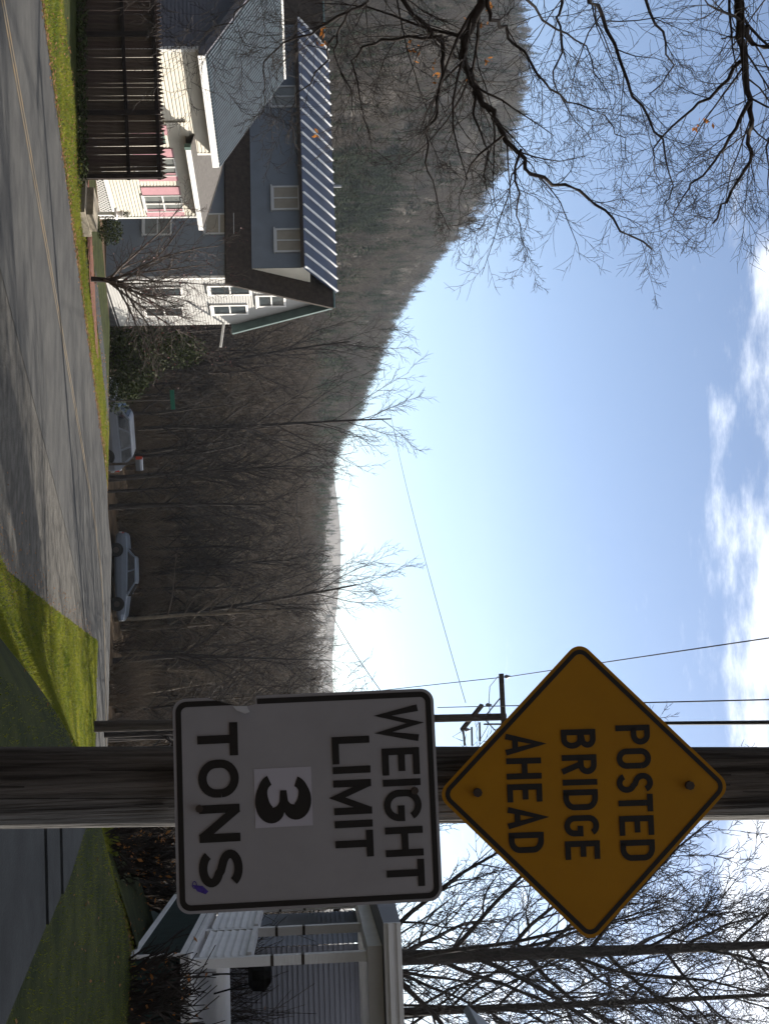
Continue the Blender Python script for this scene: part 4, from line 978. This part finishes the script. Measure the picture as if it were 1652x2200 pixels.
def pline(name, label, pts_, r_): tag(MB().tube(pts_, r_, 5).build(name, M['cable']), label, 'power line', 'overhead lines at the utility poles')
def through(u, v, A_, y):   # end point high up on the near pole, so that the wire passes where it is seen
    return Vector(P(u, v, y))
i0_ = a0 + Vector((.1, 0, .3))
e = Vector(P(1372, 1652, 24)); d_ = (e - i0_); pline('power_line', 'thin overhead wire from the cross-arm tip up past the diamond sign', cat(i0_, i0_ + d_ * 2.0, .12), .014)
e = Vector(P(1503, 1652, 22)); s_ = Vector(P(1520, 940, 42.5)); pline('power_line', 'thin middle overhead wire passing behind the diamond sign', cat(s_, s_ + (e - s_) * 1.7, .1), .014)
e = Vector(P(1552, 1652, 16)); s_ = Vector(P(1556, 1040, 41.8)); pline('power_line', 'thick black overhead cable left of the wooden pole top', cat(s_, s_ + (e - s_) * 1.35, .1), .030)
s_ = Vector(P(1510, 1000, 42)); e = Vector(P(640, 828, 190)); pline('power_line', 'long faint wire sagging across the sky toward the mountain', cat(s_, e, 1.4, 40), .011)
s_ = Vector(P(1490, 822, 42)); e = Vector(P(1050, 640, 75)); pline('power_line', 'wire dropping across the wooded slope to the left of the white sign', cat(s_, e, .9, 30), .013)
pline('power_line', 'thin wire running left off the cross-arm tip over the white sign', cat(i0_, P(1484, 815, 50), .05), .014)

# ------------------------------------------------------------------ house with the porch on the right
B_ = R(8.5)
def w8(l, s, z): return Vector((l * cos(B_) + s * sin(B_), -l * sin(B_) + s * cos(B_), z))
l0, s0 = 3.12, 17.66
ph = thing('porch_house', 'blue-grey house with white open porch and lattice skirt right of the signs', 'house', w8(l0, s0, -2.35), -B_); ph['_o'] = O = (l0, s0, -2.35)
fz, bz = -1.62, .66
s1, l1 = 25.4, 8.2
mb = MB(O); mb.box(l0 - .02, l1, s0 - .02, s1, fz - .14, fz - .035); mb.build('floor_frame', M['porch'], ph)
nb = 24
fbm = MB(); fbm.box(0, (l1 - l0 + .06) / nb - .012, s0 - .06 - O[1], s1 - O[1], fz - .033 - O[2], fz - O[2]); me = fbm.mesh('floor_board', M['porch'])
for i in range(nb): piece(me, 'floor_board', ph, ((l1 - l0 + .06) / nb * i - .05, 0, 0))
# lattice on the side and dark solid skirt on the front
def lattice(o, ux, n, w_, h, name='lattice'):
    f_ = MB(O); o = Vector(o)
    f_.obox(o, ux, n, Z_, 0, w_, 0, .05, 0, .07); f_.obox(o, ux, n, Z_, 0, w_, 0, .05, h - .07, h); f_.obox(o, ux, n, Z_, 0, .07, 0, .05, .07, h - .07); f_.obox(o, ux, n, Z_, w_ - .07, w_, 0, .05, .07, h - .07)
    fo_ = f_.build(name + '_frame', M['porch'], ph); g = MB(O)
    for sg in (1, -1):
        x = -h
        while x < w_:
            t0 = max(0, -x / h); t1 = min(1, (w_ - x) / h)
            if t1 > t0:
                za, zb_ = (t0 * h, t1 * h) if sg > 0 else (h - t0 * h, h - t1 * h)
                g.beam(o + ux * (x + t0 * h) + Z_ * za + n * (.018 + .006 * sg), o + ux * (x + t1 * h) + Z_ * zb_ + n * (.018 + .006 * sg), .006, .032)
            x += .085
    g.build('lattice_slats', M['lattice'], fo_, kind='stuff')
lattice((l0, s1, -2.42), -Y_, -X_, s1 - s0, .72)
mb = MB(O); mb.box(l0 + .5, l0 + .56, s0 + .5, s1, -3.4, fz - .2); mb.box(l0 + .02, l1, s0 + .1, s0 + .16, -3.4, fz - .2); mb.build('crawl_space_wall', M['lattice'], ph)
# posts, half wall of clapboard, rails
pm = MB(); pm.box(-.062, .062, -.062, .062, fz - O[2] + .001, bz - O[2] - .001)
pme = pm.mesh('post', M['porch'])
bd_ = MB()
for z in (1.02, 1.42): bd_.box(-.066, .066, -.066, .066, fz + z - O[2], fz + z + .04 - O[2])
bme_ = bd_.mesh('post_band', M['iron'])
for s_ in (s0 + .1, s0 + 2.35, s0 + 4.7, s0 + 7.3): piece(bme_, 'post_band', piece(pme, 'post', ph, (.1, s_ - O[1], 0)), (0, 0, 0))
piece(pme, 'post', ph, (2.9, .1, 0))
for a, b in ((s0 + .2, s0 + 2.24), (s0 + 2.46, s0 + 4.59), (s0 + 4.81, s0 + 7.19)):
    hp = MB(O); clap(hp, (l0 + .06, b, fz + .08), -Y_, -X_, 6, .105, lambda z: (0, b - a)); hp.quad((l0 + .12, a, fz + .08), (l0 + .12, b, fz + .08), (l0 + .12, b, fz + .7), (l0 + .12, a, fz + .7)); o = hp.build('half_wall', M['porch'], ph)
    MB(O).box(l0 + .0, l0 + .16, a, b, fz + .71, fz + .77).build('rail', M['porch'], o)
# porch beam, ceiling and ribbed awning roof
mb = MB(O); mb.box(l0 - .04, l0 + .22, s0 - .04, s1, bz, bz + .19); mb.box(l0 + .22, l1, s0 - .04, s0 + .2, bz, bz + .19); mb.build('beam', M['porch'], ph)
mb = MB(O); mb.box(l0 + .22, l1, s0 + .2, s1, bz + .12, bz + .16); mb.build('porch_ceiling', M['porch'], ph)
mb = MB(O)
for i, (d0, zz) in enumerate(((.0, .0), (.035, .055), (.0, .11), (.035, .165))):
    mb.box(l0 - .38, l1, s0 - .42 - d0, s0 - .38, bz + .20 + zz, bz + .256 + zz)
rf = mb.build('awning_fascia', M['porch'], ph)
mb = MB(O); mb.add([(l0 - .38, s0 - .38, bz + .42), (l1, s0 - .38, bz + .42), (l1, s1, bz + .62), (l0 - .38, s1, bz + .62), (l0 - .38, s0 - .38, bz + .2), (l1, s0 - .38, bz + .2), (l1, s1, bz + .2), (l0 - .38, s1, bz + .2)], [(0, 1, 2, 3), (7, 6, 5, 4), (3, 7, 4, 0), (1, 5, 6, 2)]); mb.build('porch_roof', M['housewall'], ph)
# body of the house behind the porch, its eave just inside the frame
mb = MB(O); clap(mb, (5.0, 29, -4.8), X_, -Y_, 53, .11, lambda z: (0, 10)); clap(mb, (5.0, 33.5, -4.8), -Y_, -X_, 53, .11, lambda z: (0, 4.5)); mb.build('wall', M['housewall'], ph)
mb = MB(O); mb.add([(4.8, 28.8, 1.02), (15, 28.8, 1.02), (15, 33.7, 1.02), (4.8, 33.7, 1.02), (4.8, 31.2, 1.2), (15, 31.2, 1.2)], [(0, 1, 5, 4), (4, 5, 2, 3), (0, 4, 3), (1, 2, 5)]); mb.build('rear_wing_roof', M['greysid'], ph)
ma, mb_, mz = 6.3, 27.0, 3.1              # main body of the house, its far corner just inside the frame
mb = MB(O); clap(mb, (ma, mb_, -3.2), -Y_, -X_, 59, .11, lambda z: (0, mb_ - 17)); mb.quad((ma, 17, -3.4), (15, 17, -3.4), (15, 17, mz), (ma, 17, mz)); mb.quad((15, 17, -3.4), (15, mb_, -3.4), (15, mb_, mz), (15, 17, mz)); mb.quad((15, mb_, -3.4), (ma, mb_, -3.4), (ma, mb_, mz), (15, mb_, mz)); mb.build('main_wall', M['housewall'], ph)
mb = MB(O); slab4(mb, (ma - .3, mb_ + .3, mz - .1), (ma - .3, 16.7, mz - .1), (10.6, 16.7, mz + 4.7), (10.6, mb_ + .3, mz + 4.7), .14); slab4(mb, (15.3, 16.7, mz - .1), (15.3, mb_ + .3, mz - .1), (10.6, mb_ + .3, mz + 4.7), (10.6, 16.7, mz + 4.7), .14); mb.build('roof', M['greysid'], ph)
mb = MB(O); mb.add([(ma, 17, mz), (15, 17, mz), (10.6, 17, mz + 4.6), (ma, mb_, mz), (15, mb_, mz), (10.6, mb_, mz + 4.6)], [(0, 1, 2), (5, 4, 3)]); mb.build('gable', M['housewall'], ph)
# dark spruce added out of sight behind the signs to shade the near road
q = Vector((8.2, 32, gxy(8.2, 32))); t = thing('added_spruce', 'dense dark spruce with a bare lower trunk, almost hidden behind the white sign, added to shade the road', 'tree', q); rg = random.Random(2)
sz_ = 3.0 - q.z; MB().tube([(0, 0, -.3), (0, 0, sz_)], [.15, .02], 8).build('trunk', M['bark2'], t); mb = MB()
for i in range(4200):
    f = rg.random() ** .85; z = sz_ - 3.2 + 3.2 * f; ln = (1.4 * (1 - f * f) + .1) * rg.uniform(.3, 1); a = rg.uniform(0, 6.28); c_ = Vector((cos(a) * ln, sin(a) * ln, z - ln * .3)); e = Vector((cos(a), sin(a), -.3)) * .16; s_ = Vector((-sin(a), cos(a), rg.uniform(-.4, .4))) * .08
    mb.add([c_ - e, c_ + s_, c_ + e, c_ - s_], [(0, 1, 2, 3)])
mb.build('crown', M['conifer'], t)
# barbecue on the ground seen through the porch
q = P(2100, 445, 20.5); t = thing('barbecue_grill', 'black barbecue grill standing on the porch behind the corner post', 'grill', (q.x, q.y, fz))
zz = P(2100, 440, 20.5).z - fz
MB().tube([(0, 0, .55), (0, 0, .62), (0, 0, .80), (0, 0, .9)], [.16, .24, .25, .12], 10, True).build('bowl', M['tyre'], t)
for a in (0, 2.1, 4.2): MB().cyl((.13 * cos(a), .13 * sin(a), .56), (.26 * cos(a), .26 * sin(a), 0), .014, n=6).build('leg', M['tyre'], t)
# bare shrubs with a few orange leaves beside and behind the porch
def dead_shrub(x, y, h, tw, seed, label, n_leaf=26, z=None):
    r_ = random.Random(seed); t = thing('bare_shrub', label, 'shrub', (x, y, gxy(x, y) if z is None else z), seed)
    bush_mb(seed, h, tw).build('branches', M['bark2'], t); g = MB()
    for i in range(n_leaf): leaf_cloud(g, (r_.gauss(0, h * .3), r_.gauss(0, h * .3), r_.uniform(.1, .9) * h), (.05, .05, .05), 1, .05, r_)
    g.build('dry_leaves', M['rust'], t)
for i, (u_, v_, y_, h_) in enumerate(((1795, 345, 22, 1.3), (1850, 372, 21, .9), (1905, 385, 23, 1.1), (2120, 360, 15.8, .8), (2178, 372, 15.6, 1.1), (1830, 300, 18, .5))):
    q = P(u_, v_, y_); dead_shrub(q.x, q.y, h_, 40, 20 + i, ('tangled bare shrub close behind the foot of the wooden pole', 'low bare shrub with orange leaves under the white sign', 'bare shrub beside the far end of the porch lattice', 'small bare shrub in front of the porch skirt', 'tall bare shrub with orange leaves at the right edge before the porch', 'tiny leafy shrub on the dark slope past the concrete walk')[i], 60 if i in (0, 1) else 24)

for i, (u_, v_, y_, h_) in enumerate(((2110, 420, 27.5, 2.6), (2170, 430, 26.8, 3.0), (2030, 470, 27.8, 2.4), (1985, 450, 28.2, 2.8))):
    q = P(u_, v_, y_); dead_shrub(q.x, q.y, h_, 46, 40 + i, ('tall bare shrub seen through the porch beside the grill', 'tall bare shrub seen through the porch at the right edge', 'bare shrub seen between the two porch posts', 'bare shrub seen through the porch next to the white sign')[i], 10)
# ------------------------------------------------------------------ tall bare trees on the right
BIG = dict(n=(12, 8, 6, 4, 3), wig=(.004, .085, .12, .15, .18), up=(.0, .075, .06, .05, .03), tip=(.25, .16, .2, .3, .4), kids=(0, 40, 12, 7, 5), **{'from': (0, .26, .18, .12, .15)},
           ang=(0, .92, .62, .6, .6), len=(0, .46, .46, .5, .5), taper=(0, .62, .4, .3, .3), rr=(0, .42, .52, .55, .6), rmin=.011)
def big_tree(seed, x, y, lean, h, r_, label, **kw):
    o = dict(BIG); o.update(kw); segs = []; rg = random.Random(seed)
    grow(segs, (0, 0, -.4), lean, h, r_, 0, rg, o)
    t = thing('bare_tree', label, 'tree', (x, y, gxy(x, y)), 0)
    mesh_segs(segs, (0,), {0: 10}).build('trunk', M['bark2'], t, True); mesh_segs(segs, (1, 2, 3, 4), {1: 5, 2: 4, 3: 3, 4: 3}).build('crown', M['bark2'], t)
    return t
def tilt(u0, v0, u1, v1, y):
    a, b = Vector(P(u0, v0, y)), Vector(P(u1, v1, y)); d = b - a; k = (a.z - gxy(a.x, y)) / d.z; a = a - d * k; return a.x, y, d
x, y, d = tilt(2063, 870, 2052, 1652, 36); big_tree(5, x, y, d, 23, .29, 'tall straight bare tree rising behind the porch roof')
x, y, d = tilt(2174, 880, 2150, 1600, 38); big_tree(9, x, y, d, 22, .19, 'thinner straight bare tree to the right of the tall one behind the porch', kids=(0, 28, 10, 7, 4))
x, y, d = tilt(2260, 880, 2330, 1652, 42); big_tree(15, x, y, d, 21, .26, 'bare tree at the far right edge, branches only in view', kids=(0, 26, 9, 6, 3))
for i, (x, y, h) in enumerate(((9.3, 44, 9.0), (11.3, 50, 10.5), (8.2, 52, 8.5), (16, 33, 11), (21, 36, 13), (25, 44, 14), (30, 52, 14), (11.0, 40, 8.5), (8.0, 49, 9.5), (8.4, 47, 10.5), (10.6, 46.5, 10), (12.5, 55, 12), (9.4, 57, 11.5), (13.2, 48, 10.5), (10.2, 61, 12), (14.5, 58, 12.5))):
    big_tree(30 + i, x, y, (.03, 0, 1), h, .12, ('slender bare tree behind the white sign, nearest the far pole', 'taller slender bare tree deep behind the white sign', 'short bare tree on the far verge behind the white sign', 'bare tree beside the porch house wall', 'bare tree behind the porch house', 'bare tree on the slope right of the porch house', 'last bare tree up the slope at the far right', 'small bare tree under the tall straight one', 'slim bare tree just right of the far pole', 'slim bare tree behind the lower edge of the white sign', 'slim bare tree hidden behind the middle of the white sign', 'bare tree far behind the right half of the white sign', 'bare tree far down the road behind the white sign', 'slim bare tree behind the right edge of the white sign', 'most distant bare tree behind the white sign', 'bare tree far behind the porch roof')[i], n=(8, 6, 4, 3), kids=(0, 16, 7, 5), **{'from': (0, .25, .18, .12)}, wig=(.04, .1, .13, .16), up=(.05, .06, .05, .04), tip=(.25, .2, .3, .4), ang=(0, .85, .65, .6), len=(0, .48, .46, .5), taper=(0, .5, .4, .3), rr=(0, .42, .5, .55))

# ------------------------------------------------------------------ tree on the left whose branches hang into the picture
TW = dict(n=(5, 6, 5, 3), wig=(.1, .11, .13, .15), up=(0, .015, .0, -.01), tip=(.4, .3, .4, .5), kids=(0, 11, 8, 6), **{'from': (0, .08, .12, .12)}, ang=(0, .72, .65, .65), len=(0, .42, .55, .55), taper=(0, .45, .4, .3), rr=(0, .40, .55, .6), rmin=.0017)
tx, ty = -5.6, 8.4; tzg = gxy(tx, ty)
lt = thing('maple_tree', 'bare branching tree at the left edge with a few orange leaves left', 'tree', (tx, ty, tzg)); O = tuple(lt.location)
tk = MB(O); tk.tube([(tx, ty, tzg - .4), (tx + .05, ty, -1.5), (tx, ty + .05, .3), (tx + .1, ty, 2.2), (tx + .15, ty, 5.0), (tx + .2, ty, 7.5)], [.27, .22, .2, .17, .12, .05], 12); tk.build('trunk', M['bark2'], lt, True)
BR = [  # traced limbs: (u, v) on the photo, distance range, root radius
    ([(-330, 930), (-120, 1030), (0, 1039), (57, 1008), (102, 995), (146, 1001), (191, 1023), (236, 1052), (293, 1084), (325, 1110), (372, 1140), (400, 1220), (440, 1280), (490, 1330), (535, 1400)], 8.6, 9.4, 0.0451),
    ([(-300, 800), (-100, 800), (0, 861), (45, 906), (83, 944), (121, 982), (150, 1005)], 8.6, 8.9, 0.0295),
    ([(-350, 1500), (-120, 1560), (0, 1584), (64, 1587), (127, 1593), (191, 1606), (255, 1612), (306, 1612), (370, 1600), (430, 1560), (480, 1530)], 8.4, 9.2, 0.0451),
    ([(57, 1600), (95, 1619), (105, 1660), (160, 1700), (260, 1750)], 8.6, 8.9, 0.0246),
    ([(216, 1612), (274, 1574), (331, 1549), (395, 1491), (440, 1455), (490, 1440)], 8.8, 9.2, 0.0164),
    ([(127, 1590), (191, 1542), (236, 1485), (299, 1415), (350, 1400), (400, 1420)], 8.7, 9.4, 0.0156),
    ([(-250, 1250), (0, 1269), (57, 1307), (172, 1351), (255, 1390), (325, 1428), (400, 1440), (470, 1425)], 8.3, 9.0, 0.0213),
    ([(-250, 1220), (0, 1205), (38, 1199), (108, 1202), (172, 1192), (240, 1220), (300, 1270)], 8.8, 9.5, 0.0164),
    ([(0, 1045), (40, 1060), (64, 1084), (115, 1122), (178, 1167), (217, 1211), (248, 1300), (300, 1340), (350, 1350)], 8.7, 9.3, 0.0164),
    ([(83, 944), (83, 842), (102, 778), (134, 759), (204, 765), (280, 790), (340, 800)], 8.8, 9.3, 0.0131),
    ([(89, 947), (159, 950), (242, 937), (287, 918), (369, 918), (446, 944), (497, 969)], 8.8, 9.4, 0.0164),
    ([(197, 1014), (255, 1020), (331, 1046), (400, 1050), (470, 1070)], 8.9, 9.3, 0.0115),
    ([(325, 1110), (414, 1110), (484, 1116), (560, 1135)], 9.0, 9.4, 0.0115),
    ([(293, 1084), (350, 1010), (420, 985), (480, 985)], 9.0, 9.5, 0.0098),
    ([(-300, 700), (-80, 790), (0, 790), (32, 746), (76, 721), (127, 718), (184, 753), (250, 760)], 8.5, 9.1, 0.0180),
    ([(32, 746), (60, 690), (90, 610), (130, 565), (200, 575), (250, 560)], 8.7, 9.3, 0.0115),
    ([(76, 721), (130, 700), (200, 640), (260, 610), (300, 620)], 8.8, 9.4, 0.0090),
    ([(-200, 640), (0, 540), (40, 500), (70, 440), (120, 400)], 8.5, 8.9, 0.0090),
    ([(0, 1385), (70, 1420), (140, 1440), (200, 1400), (250, 1420)], 8.5, 9.2, 0.0115),
    ([(0, 1130), (60, 1190), (100, 1260), (180, 1290), (260, 1330)], 8.6, 9.4, 0.0107),
    ([(-300, 1640), (-60, 1680), (120, 1690), (260, 1660), (340, 1640), (420, 1650)], 8.4, 9.2, 0.0246),
]
rg = random.Random(21); segs = []
for pl_, ya, yb, r0_ in BR:
    raw = [Vector(P(u_, v_, ya + (yb - ya) * i / (len(pl_) - 1) + rg.uniform(-.12, .12))) for i, (u_, v_) in enumerate(pl_)]
    if pl_[0][0] < -90: raw = [Vector((tx + .1, ty, raw[0].z - .5))] + raw
    pts_ = []
    for a, b in zip(raw, raw[1:]):
        for k in range(3): pts_.append(a.lerp(b, k / 3) + Vector((rg.gauss(0, .012), rg.gauss(0, .012), rg.gauss(0, .012))))
    pts_.append(raw[-1]); n = len(pts_); rad = [r0_ * (1 - .86 * (i / (n - 1)) ** .8) for i in range(n)]
    segs.append((0, pts_, rad)); ln = sum((b - a).length for a, b in zip(pts_, pts_[1:]))
    o = dict(TW); o['kids'] = (0, max(8, int(ln * 5.6)), 7, 6); o['len'] = (0, min(.55, .52 / ln ** .5), .55, .55)
    spawn(segs, pts_, rad, 1, rg, o, ln)
mesh_segs(segs, (0,), {0: 7}, O).build('limbs', M['bark2'], lt, True); mesh_segs(segs, (1, 2, 3), {1: 4, 2: 3, 3: 3}, O).build('twigs', M['bark2'], lt)
for u_, v_ in ((95, 887), (118, 890), (52, 1032), (135, 937), (125, 1052), (165, 935), (90, 696), (62, 696), (50, 1000), (15, 1058), (270, 1497), (262, 1525), (160, 1002), (286, 684)):
    c = P(u_, v_, 9.0); leaf_cloud(MB(O), c, (.05, .05, .05), 5, .024, rg).build('dead_leaf', M['rust'], lt)

# ------------------------------------------------------------------ grass blades and fallen leaves
def blades(name, n, spot, h, label):
    mb = MB(); rr = random.Random(n)
    for i in range(n):
        l, s, y_h = spot(rr); z = gz(l, s) + (.02 if l < -12 else .052); p = w3(l, s, z); a = rr.uniform(0, 6.28); w_ = (.009 if n != 14000 else .005) * rr.uniform(.7, 1.5); hh = h * rr.uniform(.5, 1.3) * y_h
        d = Vector((cos(a), sin(a), 0)); t = Vector((rr.gauss(0, .5), rr.gauss(0, .5), 0)) * hh
        mb.add([p - d * w_, p + d * w_, p + t + Vector((0, 0, hh))], [(0, 1, 2)])
    o = mb.build(name, M['blade'], kind='stuff'); o['label'] = label; return o
def patchy(l, s): return .55 + .45 * sin(l * 2.3 + s * .7) * sin(s * 1.1 - l * .6)
def sp1(rr):
    while 1:
        s = rr.uniform(16, 50); l = -17.05 - rr.random() * (3.0 if s < 31 else 2.2)
        if -20.4 < l < -18.5 and 33 < s < 39 and rr.random() < .9: continue
        return l, s, .8 + .5 * patchy(l, s)
def sp2(rr):
    s = 12 + 31 * rr.random() ** .8; l = rr.uniform(-5.4, -1.2 if s > 17 else -3); return (l - max(0, (s - 19) * .18)), s, .8 + .6 * patchy(l, s)
blades('lawn_grass', 60000, sp1, .06, 'sunlit green grass blades of the lawn before the fence')
blades('bank_grass', 110000, sp2, .05, 'uneven green grass on the bank below the signs')
def sp3(rr):
    while 1:
        x = rr.uniform(-.6, 6.5); y = rr.uniform(7, 17) ; l, s = ls(x, y)
        if l < -1.6 - .12 * max(0, s - 8) or .19 * y < x < 3.06 - .115 * (y - 6.2) and y < 11.8: continue
        return l, s, .7 + .5 * patchy(l * 2, s * 2)
blades('yard_grass', 14000, sp3, .026, 'short worn grass of the shaded yard beside the concrete walk')
mb = MB(); rr = random.Random(3)
for i in range(7000):
    k = rr.random()
    if k < .38: s = rr.uniform(18, 56); l = -16.95 + rr.gauss(0, .16) - (.25 if s > 44 else 0)
    elif k < .62: s = rr.uniform(17, 50); l = rr.uniform(-20.5, -17)
    elif k < .8: s = rr.uniform(12, 40); l = -5.4 + rr.gauss(0, .3) - max(0, s - 19) * .18
    else: s = rr.uniform(8, 40); l = rr.uniform(-7, 1)
    p = w3(l, s, gz(l, s) + .07); a = rr.uniform(0, 6.28); q = (.035 if l < -15 else .02) * rr.uniform(.5, 1.3); d = Vector((cos(a), sin(a), rr.uniform(-.3, .5))) * q; e = Vector((-sin(a), cos(a), rr.uniform(-.2, .5))) * q * .7
    mb.add([p - d, p + e, p + d, p - e], [(0, 1, 2, 3)])
o = mb.build('fallen_leaves', M['leaf'], kind='stuff'); o['label'] = 'brown fallen leaves along the road edges'
mb = MB()                       # dark leaves under the right-hand shrubs
for i in range(900):
    x = rr.uniform(3.5, 7.5); y = rr.uniform(15, 24); p = Vector((x, y, gxy(x, y) + .03)); a = rr.uniform(0, 6.28); q = .03 * rr.uniform(.5, 1.3); d = Vector((cos(a), sin(a), rr.uniform(-.3, .5))) * q; e = Vector((-sin(a), cos(a), rr.uniform(-.2, .5))) * q * .7
    mb.add([p - d, p + e, p + d, p - e], [(0, 1, 2, 3)])
o = mb.build('leaf_litter', M['leaf'], kind='stuff'); o['label'] = 'brown leaf litter on the shaded slope by the porch'
for o in bpy.data.objects:
    if '_o' in o: del o['_o']

# ------------------------------------------------------------------ the valley's thin haze
hz_ = bpy.data.materials.new('valley_haze'); hz_.use_nodes = True; tt = hz_.node_tree; tt.nodes.clear()
pv = tt.nodes.new('ShaderNodeVolumePrincipled'); om = tt.nodes.new('ShaderNodeOutputMaterial'); tt.links.new(pv.outputs[0], om.inputs['Volume'])
pv.inputs['Color'].default_value = (.78, .88, 1, 1); pv.inputs['Density'].default_value = HAZE; pv.inputs['Anisotropy'].default_value = .35
MB().box(-1850, 1850, -1500, 1900, -60, 260).build('haze', hz_, kind='stuff')
